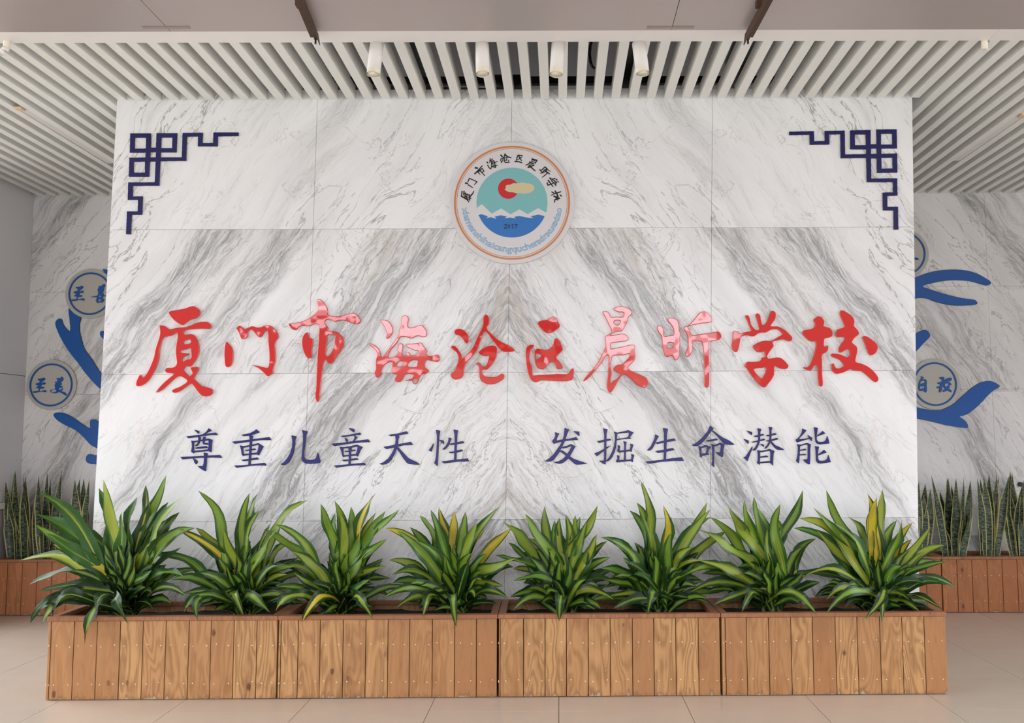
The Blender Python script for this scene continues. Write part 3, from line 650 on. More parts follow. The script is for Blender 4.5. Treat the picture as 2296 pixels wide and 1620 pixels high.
# ------------------------------------------------------------------ twelve navy slogan characters (9.983 px per photo px)
NAV = [
('尊', 'first', (395, 900), '395,625 515,655 515,690 505,725 470,700|725,590 795,650 740,675 640,725 590,770 560,760 590,730 660,680 700,630|225,775 400,755 600,730 880,690 895,700 930,748 800,745 600,770 450,795 265,818|330,868 405,878 400,960 400,1165 330,1120 350,1000 345,930|340,870 410,878 640,838 715,822 815,855 790,890 720,862 600,880 405,908|715,850 815,855 800,940 795,1060 785,1138 700,1080 720,1000 722,880|400,1100 560,1085 700,1065 780,1100 780,1135 720,1105 560,1120 400,1135|490,785 555,800 530,870 520,930 480,985 450,998 415,992 470,930 490,870|600,780 665,785 640,840 630,900 640,930 690,925 715,935 720,965 640,965 600,950 585,900 590,830|410,1030 480,1015 680,990 705,1035 560,1050 440,1055|90,1235 350,1225 600,1210 975,1190 1030,1258 800,1248 500,1260 300,1275 135,1290|610,1135 705,1155 690,1250 680,1400 665,1530 655,1558 600,1535 530,1490 475,1438 590,1440 610,1380 620,1250|375,1270 430,1290 485,1335 465,1380 440,1408 405,1360'),
('重', 'second', (395, 900), '1455,740 1650,705 1750,650 1790,615 1870,685 1750,730 1600,765 1500,772|1625,740 1725,765 1705,830 1690,1000 1680,1200 1665,1410 1610,1410 1625,1200 1635,1000 1645,850|1245,895 1500,865 1700,840 2080,790 2135,860 1900,858 1700,885 1500,915 1310,943|1420,975 1510,995 1500,1060 1515,1228 1465,1190 1450,1080|1420,975 1500,995 1700,960 1835,925 1960,1000 1920,1020 1830,965 1700,995 1500,1030|1845,960 1960,1000 1920,1070 1850,1205 1790,1165 1825,1080|1530,1080 1650,1065 1755,1045 1790,1075 1690,1090 1560,1105|1510,1170 1700,1150 1810,1135 1860,1180 1700,1185 1520,1205|1450,1300 1650,1275 1810,1245 1855,1290 1680,1310 1500,1332|1295,1430 1500,1420 1700,1400 1980,1365 2025,1432 1800,1425 1600,1445 1350,1480'),
('儿', 'third', (610, 900), '430,750 550,780 520,860 515,980 480,1150 430,1270 370,1360 310,1408 250,1418 180,1405 270,1345 340,1260 400,1150 440,1020 450,880|665,630 800,665 770,740 750,850 735,1000 720,1150 720,1230 745,1280 800,1305 920,1300 970,1270 1000,1190 1020,1130 1045,1200 1080,1320 1070,1365 1000,1382 850,1390 750,1380 690,1345 660,1290 660,1200 675,1050 690,880 690,730'),
('童', 'fourth', (610, 900), '1705,590 1830,605 1850,650 1835,695 1770,650|1530,765 1700,745 1960,690 1995,735 1800,762 1580,795|1615,800 1690,835 1700,865 1680,910 1645,880|1840,755 1920,800 1870,850 1810,895 1800,890 1840,820|1325,940 1600,915 1800,885 2155,840 2200,905 2000,910 1700,945 1390,995|1510,1010 1600,1030 1590,1090 1615,1252 1570,1220 1545,1110|1510,1010 1600,1020 1750,995 1895,960 2030,1015 1980,1030 1900,1005 1750,1035 1590,1045|1915,985 2030,1015 1980,1090 1915,1235 1865,1190 1900,1090|1620,1105 1750,1090 1850,1070 1875,1100 1760,1115 1640,1128|1610,1200 1750,1185 1880,1165 1925,1205 1760,1212 1620,1228|1700,1030 1790,1045 1770,1110 1765,1300 1755,1405 1705,1405 1715,1250 1715,1100|1555,1300 1700,1290 1905,1260 1935,1298 1760,1318 1600,1335|1385,1430 1650,1405 1850,1385 2060,1365 2105,1420 1850,1425 1650,1445 1435,1478'),
('天', 'fifth', (835, 900), '350,740 550,715 765,660 810,715 620,745 410,775|245,1010 500,965 860,898 912,970 700,975 500,1020 310,1062|510,770 605,780 580,850 570,960 555,1030 500,1160 440,1280 370,1360 300,1400 220,1412 150,1392 250,1350 350,1270 420,1170 480,1050 510,930 520,850|550,1000 580,1020 680,1130 800,1260 880,1300 980,1345 1062,1400 1040,1412 920,1405 820,1395 770,1370 700,1280 600,1130 540,1050|510,740 590,735 600,790 510,790'),
('性', 'sixth', (835, 900), '1420,630 1520,650 1500,760 1490,900 1480,1100 1470,1300 1460,1450 1380,1375 1410,1280 1430,1100 1440,900 1440,750|1370,915 1365,1000 1325,1120 1252,1090 1310,1020|1490,850 1590,870 1605,900 1600,955 1550,915|1705,798 1775,825 1740,900 1700,990 1640,1060 1600,1075 1560,1068 1630,1000 1690,900|1812,620 1920,645 1905,720 1895,900 1885,1100 1880,1330 1825,1330 1830,1100 1840,900 1835,730|1715,945 1850,915 2025,880 2065,925 1900,950 1750,970|1700,1125 1850,1105 1995,1065 2035,1105 1900,1135 1745,1155|1545,1335 1800,1305 2130,1268 2170,1335 1950,1340 1750,1362 1600,1382'),
('发', 'seventh', (1205, 900), '388,680 490,715 450,790 425,870 570,845 730,825 870,790 915,855 750,865 600,885 500,905 365,945 325,878 370,830 400,760|608,585 712,625 660,740 620,870 560,1000 500,1120 430,1220 370,1300 300,1335 240,1342 165,1330 260,1270 350,1190 430,1080 500,980 560,870 590,750|800,655 940,670 945,775 880,730|550,1015 650,990 755,945 855,1000 840,1030 760,990 660,1030 570,1050|770,975 855,1000 790,1110 720,1240 640,1320 570,1370 500,1392 440,1385 370,1352 470,1335 570,1280 650,1200 730,1070|505,1110 545,1085 620,1130 720,1215 800,1270 900,1310 1020,1350 1130,1385 1010,1400 880,1410 830,1390 760,1330 690,1270 600,1180'),
('掘', 'eighth', (1205, 900), '1470,595 1572,615 1550,720 1545,900 1545,1100 1540,1300 1525,1410 1470,1385 1375,1320 1480,1318 1490,1250 1495,1000 1495,750|1330,885 1450,860 1560,835 1635,828 1660,862 1560,880 1450,905 1385,928|1275,1160 1400,1105 1550,1020 1655,970 1560,1050 1450,1130 1335,1222|1710,670 1790,692 1920,665 2035,635 2155,692 2100,720 2045,690 1900,705 1780,720|2040,670 2155,692 2110,745 2070,800 2020,800 2045,740|1780,832 1900,818 2060,790 2110,828 1950,835 1780,862|1710,670 1790,700 1780,850 1765,1000 1730,1130 1680,1240 1620,1310 1570,1335 1530,1335 1600,1250 1660,1140 1710,1000 1735,850 1735,740|1920,880 2000,900 1985,1000 1980,1310 1935,1310 1945,1100 1945,980|1800,970 1860,990 1845,1050 1845,1095 2070,1070 2085,1000 2075,935 2150,960 2125,1050 2110,1130 2070,1105 1830,1140 1780,1100 1800,1060|1780,1190 1840,1210 1835,1310 2095,1290 2105,1230 2095,1165 2170,1192 2145,1280 2140,1360 2080,1325 1780,1360 1755,1325 1790,1280'),
('生', 'ninth', (1430, 900), '385,730 475,770 430,850 380,960 330,1050 280,1095 205,1090 290,1000 350,880 380,800|560,590 680,605 655,720 650,900 640,1150 635,1310 575,1310 585,1100 590,850 585,700|400,915 590,870 820,820 860,870 650,905 430,948|390,1105 590,1075 785,1035 828,1080 640,1120 450,1148|170,1340 500,1305 700,1275 985,1240 1038,1325 800,1322 500,1350 245,1390'),
('命', 'tenth', (1430, 900), '1618,535 1705,595 1650,660 1560,780 1470,890 1390,970 1330,995 1280,998 1210,975 1330,910 1450,800 1560,670|1650,640 1680,640 1800,730 1900,800 2050,870 2175,960 2100,970 1980,955 1920,935 1850,850 1750,740|1518,870 1620,855 1755,820 1798,858 1680,880 1560,895|1355,990 1430,1015 1425,1100 1435,1258 1390,1225 1385,1110|1355,990 1430,1008 1525,965 1640,1015 1600,1040 1540,1010 1430,1035|1545,975 1640,1015 1590,1085 1570,1165 1525,1160 1540,1080|1430,1165 1575,1150 1605,1185 1430,1210|1645,940 1720,970 1840,918 1940,955 1900,980 1845,965 1720,1000|1850,930 1950,955 1925,1050 1915,1180 1900,1245 1820,1200 1740,1130 1840,1135 1855,1080 1860,1000|1645,940 1720,975 1715,1150 1710,1300 1715,1470 1645,1410 1665,1330 1670,1150 1665,1020'),
('潜', 'eleventh', (1650, 900), '238,640 365,680 370,715 355,752 300,710|168,825 295,875 280,955 220,890|375,985 370,1060 320,1180 260,1338 170,1232 210,1240 290,1120|480,590 575,610 550,680 545,850 530,930 490,1020 450,1080 420,1095 368,1090 430,1030 480,930 500,830 500,680|395,768 500,745 615,718 640,750 540,775 440,795|345,900 480,870 635,822 660,858 540,885 385,915|530,935 630,960 635,1020 590,985|732,558 822,578 800,650 800,800 780,900 740,980 690,1045 630,1055 700,970 740,900 755,800 755,640|672,752 780,730 885,700 915,735 810,760 705,778|665,875 780,850 925,808 960,840 830,875 700,893|780,880 800,885 880,970 980,1015 1092,1072 1050,1082 930,1075 880,1040 800,950|480,1080 550,1100 545,1200 540,1418 470,1370 490,1300 490,1180|480,1080 560,1100 680,1080 750,1055 868,1102 830,1110 760,1100 680,1110 570,1135|765,1080 868,1102 845,1180 840,1300 835,1435 760,1360 770,1300 775,1180|540,1230 690,1200 735,1240 540,1255|540,1350 735,1325 790,1360 540,1378'),
('能', 'twelfth', (1650, 900), '1488,595 1585,645 1520,720 1460,780 1415,838 1560,825 1640,808 1650,830 1560,855 1370,915 1335,855 1390,820 1440,760 1480,680|1595,735 1715,810 1695,890 1650,830|1370,945 1445,975 1440,1050 1430,1200 1425,1300 1410,1385 1348,1325 1370,1250 1385,1150 1390,1020|1370,945 1445,965 1590,920 1685,955 1650,965 1590,955 1445,990|1600,935 1685,955 1670,1050 1670,1250 1660,1400 1630,1405 1560,1360 1500,1292 1600,1290 1610,1250 1610,1100 1610,1000|1440,1075 1560,1050 1580,1085 1440,1100|1430,1180 1555,1165 1580,1195 1430,1200|1745,568 1838,585 1825,680 1810,770 1815,850 1840,890 1900,902 1980,890 2020,850 2045,755 2080,850 2098,935 2000,945 1880,958 1820,940 1780,890 1770,780 1760,660|1820,755 1900,700 1945,652 2012,712 1900,750 1815,780|1768,993 1865,1010 1850,1080 1840,1180 1845,1260 1860,1310 1920,1325 2010,1312 2045,1270 2070,1178 2100,1260 2130,1352 2040,1365 1900,1385 1830,1370 1795,1310 1790,1200 1785,1070|1845,1180 1920,1130 1975,1075 2040,1135 1930,1175 1845,1205'),
]
for k, (ch, od, (ox, oy), s) in enumerate(NAV):
    lp = union_loops([P2(q) for q in s.split('|')], step=5.0, blur=1)
    o = slab('blue_character', to_wall(lp, ox, oy, 9.983, YW-0.008), YW-0.001, 0.009, [NAVY, NAVYD], bevel=0.003, seg=1, dark_sides=True)
    tag(o, 'small navy blue character %s, %s of twelve from left in the slogan line' % (ch, od), 'letter', 'navy slogan characters above the plants')
# ------------------------------------------------------------------ fretwork corner ornaments
ORN = [('blue fretwork corner ornament in the upper left of the marble wall', (270, 280),
 '175,150 550,150 545,495 165,498|645,145 1020,148 1005,492 635,492|540,405 650,405 640,488 535,488|450,480 540,480 530,600 445,600|635,480 725,480 715,660 630,660|160,585 530,580 515,930 147,930|520,580 700,580 700,660 520,655|700,578 1180,578 1180,640 700,648|1112,145 1195,145 1180,640 1097,640|1112,140 1478,138 1478,205 1112,210|1392,140 1478,138 1470,385 1387,385|1387,325 1745,320 1745,385 1387,385|1665,135 1752,135 1745,385 1660,385|1665,133 2120,130 2120,197 1665,205|630,640 715,640 697,1085 612,1085|140,1030 697,1025 697,1087 137,1093|137,1030 225,1030 218,1345 130,1345|130,1280 403,1278 400,1345 130,1345|315,1280 403,1278 390,1610 305,1610|118,1548 390,1545 390,1610 115,1610|115,1548 207,1548 187,1960 97,1960',
 '260,228 460,228 455,420 255,425|735,225 930,225 925,415 728,415|240,660 437,657 437,852 235,855'),
 ('blue fretwork corner ornament in the upper right of the marble wall', (1750, 280),
 '1250,95 1620,88 1620,435 1252,438|1722,80 2087,75 2093,420 1725,425|1610,345 1730,342 1730,420 1610,425|1538,430 1625,430 1625,600 1540,600|1725,420 1810,420 1812,520 1727,520|1725,518 2095,508 2100,852 1730,860|1610,518 1740,515 1740,598 1610,598|1080,528 1620,520 1620,590 1080,597|1072,100 1155,98 1162,595 1080,597|793,105 1155,98 1155,165 793,172|793,105 875,103 878,350 797,352|525,290 878,285 878,350 525,355|520,110 603,108 607,355 525,355|157,120 603,108 603,175 157,183|1540,590 1625,590 1632,1022 1547,1022|1547,960 2095,955 2095,1022 1547,1025|2015,955 2095,955 2102,1268 2022,1268|1832,1210 2102,1205 2102,1268 1832,1275|1832,1210 1917,1208 1922,1530 1838,1532|1838,1468 2110,1465 2112,1530 1840,1532|2025,1465 2110,1465 2117,1878 2032,1878',
 '1335,170 1530,168 1532,360 1337,363|1805,160 2003,157 2007,348 1807,350|1812,590 2008,587 2012,778 1815,782')]
ORNM = plain('ornament_acrylic', srgb(14, 14, 84), 0.3)
for lab, (ox, oy), s, h in ORN:
    lp = union_loops([P2(q) for q in s.split('|')], [P2(q) for q in h.split('|')], step=6.0, blur=0)
    o = slab('corner_ornament', to_wall(lp, ox, oy, 8.0, YW-0.008), YW-0.001, 0.009, [ORNM, NAVYD], bevel=0.003, seg=1, dark_sides=True)
    tag(o, lab, 'ornament', 'fretwork corner ornaments')
# ------------------------------------------------------------------ round school emblem
YE = YW-0.020
ec = aty(1148, 453.8, YE)
RE = (aty(1287.3, 453.8, YE).x-aty(1008.5, 453.8, YE).x)/2
em = thing('emblem', 'round white school emblem with orange rings, red sun, cloud and blue waves', 'sign', (ec.x, YW, ec.z))
def ring(r0, r1=None, n=96):
    L = [[(ec.x+r0*math.cos(2*math.pi*i/n), ec.z+r0*math.sin(2*math.pi*i/n)) for i in range(n)]]
    if r1: L.append([(ec.x+r1*math.cos(2*math.pi*i/n), ec.z+r1*math.sin(2*math.pi*i/n)) for i in range(n)])
    return L
EW = plain('emblem_white', srgb(206, 203, 206), 0.25); OR = plain('emblem_orange', srgb(196, 122, 66), 0.3)
TEAL = plain('emblem_teal', srgb(118, 176, 178), 0.3); SUN = plain('emblem_red', srgb(190, 30, 40), 0.3)
CLD = plain('emblem_cream', srgb(200, 186, 150), 0.3); SEA = plain('emblem_blue', srgb(40, 108, 178), 0.3)
INK = plain('emblem_ink', srgb(10, 10, 12), 0.35); PIN = plain('emblem_pinyin', srgb(92, 172, 214), 0.3)
slab('disc', ring(RE), YW-0.001, 0.019, EW, em, bevel=0.002, seg=1)
slab('orange_ring', ring(RE*0.933, RE*0.906), YE, 0.001, OR, em)
slab('thin_ring', ring(RE*0.892, RE*0.884), YE, 0.001, OR, em)
RI = RE*0.5715
def ew(pts): return [(aty(1000+x/7.64, 310+y/7.64, YE).x, aty(1000+x/7.64, 310+y/7.64, YE).z) for x, y in pts]
def arc(r, a0, a1, n=40): return [(ec.x+r*math.cos(a0+(a1-a0)*i/n), ec.z+r*math.sin(a0+(a1-a0)*i/n)) for i in range(n+1)]
mt_ = ew(P2('525,1195 615,1125 785,1290 945,1200 1105,1300 1260,1215 1400,1298 1580,1195 1705,1265'))
aL = math.atan2(mt_[0][1]-ec.z, mt_[0][0]-ec.x); aR = math.atan2(mt_[-1][1]-ec.z, mt_[-1][0]-ec.x)
if aL > 0: aL -= 2*math.pi
slab('sky', [mt_+arc(RI, aR, aL+2*math.pi, 64)], YE, 0.001, TEAL, em)
sea = ew(P2('555,1315 605,1298 720,1335 690,1365 770,1350 865,1380 835,1340 940,1317 1045,1338 1000,1370 1100,1357 1195,1372 1170,1343 1255,1328 1330,1343 1350,1350 1500,1370 1448,1335 1580,1305 1685,1330'))
aL = math.atan2(sea[0][1]-ec.z, sea[0][0]-ec.x); aR = math.atan2(sea[-1][1]-ec.z, sea[-1][0]-ec.x)
slab('sea', [sea+arc(RI, aR, aL if aL < aR else aL-2*math.pi, 48)], YE, 0.001, SEA, em)
sx_, sz_ = ew([(1068, 862)])[0]; rs = RE*0.166
slab('sun', [[(sx_+rs*math.cos(t*math.pi/24), sz_+rs*math.sin(t*math.pi/24)) for t in range(48)]], YE-0.0006, 0.001, SUN, em)
slab('cloud', [ew(smooth(P2('1020,830 1040,800 1100,795 1150,770 1240,772 1300,755 1370,770 1440,775 1500,810 1515,850 1490,900 1440,930 1380,945 1330,950 1270,935 1220,945 1150,925 1070,920 1040,900 1005,880 1025,850'), 3))], YE-0.0012, 0.001, CLD, em)
def strokes(s):
    return [(P2(q.split('@')[0].strip()), float(q.split('@')[1])) for q in s.split('|')]
ECH = [((1000, 310), 7.64, '275,910 265,990@22|265,990 330,1030 370,1055 388,1088@24|310,905 300,975@20|305,940 390,975@22|330,935 322,1000@18|322,1000 400,1012@18|395,965 405,1012@20|362,950 358,1005@15|412,990 455,950 478,905@22|440,965 400,1015 408,1065@20|395,1010 430,1030@20|340,985 350,1020 395,1050@16'),
 ((1015, 340), 16.04, '470,1130 540,1140@60|560,1190 720,1290@38|550,1080 600,955 880,1080 780,1185@38'),
 ((1015, 340), 16.04, '820,580 900,590@60|800,790 900,690 1060,510@50|960,650 1150,860@42|910,740 1060,600 1130,700 1060,735@38|910,740 990,820@34'),
 ((1015, 340), 16.04, '1240,380 1270,410@50|1260,480 1300,570 1375,625 1380,560@38|1345,250 1330,400@34|1430,260 1350,340@36|1390,350 1480,325 1550,560 1480,572@42|1400,370 1400,540 1540,480@34|1390,440 1610,350@36|1400,550 1620,480@36|1440,385 1465,520@24'),
 ((1015, 340), 16.04, '1740,130 1785,185@56|1745,240 1725,300 1760,400 1800,300@34|1885,80 1860,170 1780,270@44|1885,110 1990,190 2100,215@52|1850,230 1945,205 1940,310 1860,300@34|1850,230 1850,330 1890,390 2035,380 2000,300@36'),
 ((1140, 340), 16.04, '345,130 510,140@48|320,170 300,260 270,350@38|240,355 360,355 490,400@48|380,180 470,320@46|480,190 400,250 320,295@34'),
 ((1140, 340), 16.04, '850,260 840,350@42|860,260 1030,310 960,420@46|880,300 970,330@26|850,355 960,385@34|770,365 920,440@40|780,380 700,460 620,480@42|800,415 920,450@28|770,470 700,570 800,560@38|800,470 930,490 820,530@34|760,500 860,600 960,690@50'),
 ((1140, 340), 16.04, '1310,550 1180,660@34|1310,550 1390,610 1200,760@46|1130,650 1220,740@42|1250,605 1330,670@28|1215,640 1290,705@24|1150,768 1240,768@30|1380,625 1510,710@34|1390,640 1340,710 1240,770@30|1340,700 1480,800@52|1400,770 1220,920@38'),
 ((1140, 340), 16.04, '1500,955 1530,990@62|1640,965 1680,960@50|1720,1000 1760,1020@50|1570,980 1710,1090 1810,1080@42|1710,1100 1700,1220@50|1550,1040 1700,1200@42|1430,1030 1600,1250@48|1395,1120 1420,1205 1540,1160 1660,1110@44'),
 ((1000, 310), 7.64, '1870,905 1910,965 1900,1000@24|1812,918 1890,955@18|1965,915 1870,945 1800,975@18|1960,975 1978,990@26|1850,990 1950,1032@24|1905,955 1925,1010@22|1870,1000 1915,1060@20|1940,1025 1870,1045@20|1935,1030 1860,1055 1860,1095@22')]
for (ox, oy), sc_, s in ECH:
    st = strokes(s)
    k = 16.04/sc_
    lp = union_loops([], (), st, step=5.0/k, blur=1)
    slab('character', to_wall(lp, ox, oy, sc_, YE), YE, 0.0012, INK, em)
for s in ('1000,1490 1020,1472 1042,1478 1045,1495 1005,1535@12|1002,1538 1048,1538@14', '1080,1475 1066,1505 1080,1538 1098,1505 1080,1475@11',
          '1128,1482 1142,1474 1142,1538@12|1130,1540 1156,1540@8', '1176,1478 1222,1476 1200,1510 1192,1540@12'):
    slab('digit', to_wall(union_loops([], (), strokes(s), step=1.6, blur=1), 1000, 310, 7.64, YE), YE-0.0008, 0.0012, INK, em)
PY = 'xiamenshihaicangquchenxinxuexiao'
adv = {'i': 0.30, 'm': 0.92, 'w': 0.8, 'c': 0.56, 's': 0.54, 'x': 0.56}
tot = sum(adv.get(c, 0.62) for c in PY)
RB = RE*0.80; size = RE*0.150
a0, a1 = math.radians(180+7.0), math.radians(360-7.0)
acc = 0
for c in PY:
    wd = adv.get(c, 0.62); a = a0+(a1-a0)*(acc+wd/2)/tot; acc += wd
    fc = bpy.data.curves.new('glyph', 'FONT'); fc.body = c; fc.size = size; fc.align_x = 'CENTER'
    fc.fill_mode = 'NONE'; fc.bevel_depth = size*0.020; fc.bevel_resolution = 0; fc.resolution_u = 3
    t_ = bpy.data.objects.new('tmp', fc); COL.objects.link(t_); bpy.context.view_layer.update()
    me = bpy.data.meshes.new_from_object(t_.evaluated_get(bpy.context.evaluated_depsgraph_get()))
    bpy.data.objects.remove(t_); bpy.data.curves.remove(fc)
    rot = a+math.pi/2
    me.transform(Matrix.Rotation(rot, 4, 'Z') @ Matrix.Translation((0, -size*0.05, 0)) @ Matrix.Diagonal((1.12, 1, 0.3, 1)))
    me.transform(Matrix(((1, 0, 0, 0), (0, 0, -1, 0), (0, 1, 0, 0), (0, 0, 0, 1))))
    me.materials.clear(); link('letter', me, PIN, em, (RB*math.cos(a), YE-0.0008-YW, RB*math.sin(a)))
# ------------------------------------------------------------------ blue tree reliefs and round discs on the rear wall
YT = YB-0.012
def relief(lab, pieces):
    c = aty(*pieces[0][3], YT)
    t = thing('tree_relief', lab, 'relief', (c.x, YB, c.z))
    for (ox, oy), s, nm, _ in pieces:
        slab(nm, to_wall([smooth(P2(s), 3)], ox, oy, 8.0, YT), YB-0.001, 0.012, [BLUE, NAVYD], t, bevel=0.002, seg=1, dark_sides=True)
relief('flat blue cut-out tree branches on the rear wall left of the feature wall', [
 ((0, 590), '1235,800 1245,1000 1252,1215 1180,1160 1130,1080 1100,1000 1050,993 1000,1040 990,1090 1050,1260 1150,1450 1260,1616 1400,1790 1500,1930 1650,2110 1790,2250 2000,2450 2050,2350 1990,2200 1800,1960 1650,1720 1510,1520 1460,1350 1440,1280 1425,1100 1450,960 1350,850', 'branch', (150, 750)),
 ((0, 780), '955,1190 985,1165 1080,1155 1200,1185 1350,1270 1480,1365 1615,1440 1610,1350 1625,1290 1680,1275 1750,1310 1900,1400 1950,1650 1900,1900 1735,1795 1620,1730 1500,1600 1350,1470 1150,1370 1000,1270', 'branch', (150, 750)),
 ((0, 900), '1585,940 1700,960 1820,975 1820,1130 1700,1120 1600,1110 1545,1070 1538,1000', 'twig', (150, 750)),
 ((0, 590), '1840,110 1950,118 2050,150 2000,280 1900,190', 'twig', (150, 750)),
 ((0, 590), '1790,1250 1810,1215 1870,1213 1950,1250 1950,1400 1860,1360 1800,1300', 'twig', (150, 750))])
relief('flat blue cut-out tree branches on the rear wall right of the feature wall', [
 ((2009, 520), '220,870 330,825 500,755 700,700 900,675 1100,672 1300,695 1450,740 1600,820 1700,890 1700,930 1650,952 1580,950 1450,910 1300,875 1100,862 900,870 700,905 480,970 600,1020 800,1085 1000,1140 1200,1185 1400,1212 1440,1230 1463,1280 1430,1300 1250,1315 1050,1315 900,1295 700,1245 550,1190 450,1180 380,1185 340,1200 220,1240', 'branch', (2120, 640)),
 ((2009, 720), '250,260 350,220 440,175 520,152 570,170 605,220 612,270 500,390 360,545 260,640', 'twig', (2120, 640)),
 ((2009, 830), '240,620 385,660 550,700 700,712 820,705 900,670 1000,620 1150,500 1300,360 1420,270 1520,215 1650,190 1750,205 1865,285 1750,360 1650,450 1500,610 1400,700 1300,775 1200,815 1145,825 1230,890 1280,950 1288,1025 1150,1018 900,980 700,930 500,885 385,865 240,840', 'branch', (2120, 640))])
ZHI = '1360,420 1400,425 1475,403 1495,430 1450,470 1420,500 1440,505 1470,485 1505,510 1480,530 1440,530 1420,560 1460,570 1480,575 1460,600 1400,605 1390,640 1440,640 1490,625 1520,655 1500,665 1420,655 1290,678 1270,650 1370,640 1375,600 1330,590 1345,565 1370,545 1320,530 1330,505 1370,500 1400,470 1370,450'
SHAN = ['1765,410 1800,410 1830,390 1870,370 1890,400 1860,440 1870,460 1850,500 1850,540 1870,575 1960,575 1950,590 1860,590 1840,620 1870,650 1840,700 1790,700 1745,712 1720,660 1740,610 1635,610 1625,600 1740,580 1760,550 1755,500 1750,460 1770,440', '1760,655 1810,645 1800,670 1765,680', '1775,585 1810,585 1800,605 1775,605']
MEI = ['1008,535 1050,540 1070,530 1075,555 1100,510 1135,530 1130,580 1090,610 1110,650 1080,670 1130,690 1100,710 1060,715 1050,740 1090,740 1130,715 1120,750 1100,775 1160,790 1200,840 1180,850 1110,810 1060,790 1000,810 930,800 895,765 930,740 980,735 990,700 975,660 1000,640 975,610 1020,600 1030,575', '910,765 950,745 1000,745 1010,770 970,795 930,790']
ZI = ['440,985 500,1005 470,1045 520,1035 555,1065 550,1150 555,1240 530,1278 480,1240 430,1250 405,1220 405,1120 430,1050 450,1020', '445,1080 515,1065 515,1100 470,1112 440,1122', '440,1160 470,1172 500,1155 505,1200 460,1202 435,1215']
QIANG = ['770,1015 830,995 870,1010 860,1050 920,1020 990,1010 1005,1040 970,1075 900,1090 960,1090 1000,1140 960,1150 970,1190 940,1200 990,1230 995,1275 970,1265 920,1240 850,1270 840,1240 880,1220 850,1180 830,1160 830,1220 790,1278 770,1250 780,1210 730,1195 725,1175 780,1160 790,1130 745,1120 750,1095 820,1080 820,1045', '880,1120 940,1115 940,1150 890,1170']
sh = lambda s, dx_, dy_: ' '.join('%g,%g' % (x+dx_, y+dy_) for x, y in P2(s))
MED = [('cream round disc with blue characters 至善, half hidden behind the wall at left', (202, 658), 56, (0, 590), [[ZHI], SHAN]),
       ('cream round disc with blue characters 至美, lower left on the rear wall', (114.7, 862.5), 56, (0, 780), [[sh(ZHI, -683, 125)], MEI]),
       ('cream round disc with blue characters 自强 on the right rear wall', (2096.5, 860.6), 57, (2009, 720), [ZI, QIANG]),
       ('cream round disc mostly hidden behind the wall at upper right', (2026, 568), 57, (2009, 520), [['250,455 330,457 375,457 412,490 400,502 370,500 330,490 250,495']])]
for lab, (mx, my), r, (ox, oy), chs in MED:
    YD = YB-0.024
    c = aty(mx, my, YD); rr = (aty(mx+r, my, YD).x-c.x)
    t = thing('round_disc', lab, 'sign', (c.x, YB, c.z))
    ci = lambda q: [(c.x+q*rr*math.cos(2*math.pi*i/64), c.z+q*rr*math.sin(2*math.pi*i/64)) for i in range(64)]
    slab('disc', [ci(1.0)], YB-0.001, 0.022, DISC, t, bevel=0.002, seg=1)
    slab('ring', [ci(0.86), ci(0.795)], YD, 0.006, [BLUE, NAVYD], t, bevel=0.001, seg=1, dark_sides=True)
    for cs in chs:
        slab('character', to_wall([smooth(P2(q), 2) for q in cs], ox, oy, 8.0, YD-0.004), YD, 0.006, [BLUE, NAVYD], t, bevel=0.001, seg=1, dark_sides=True)
# small wall knob at far right
p = aty(2286, 1085, YB); t = thing('wall_knob', 'small dark round knob low on the rear wall at far right', 'knob', p)
bm = bmesh.new(); cyl_bm(bm, (0, 0, 0), (0, -0.03, 0), 0.024, n=24); link('knob', bm_mesh(bm, bevel=0.003), BLACK, t)
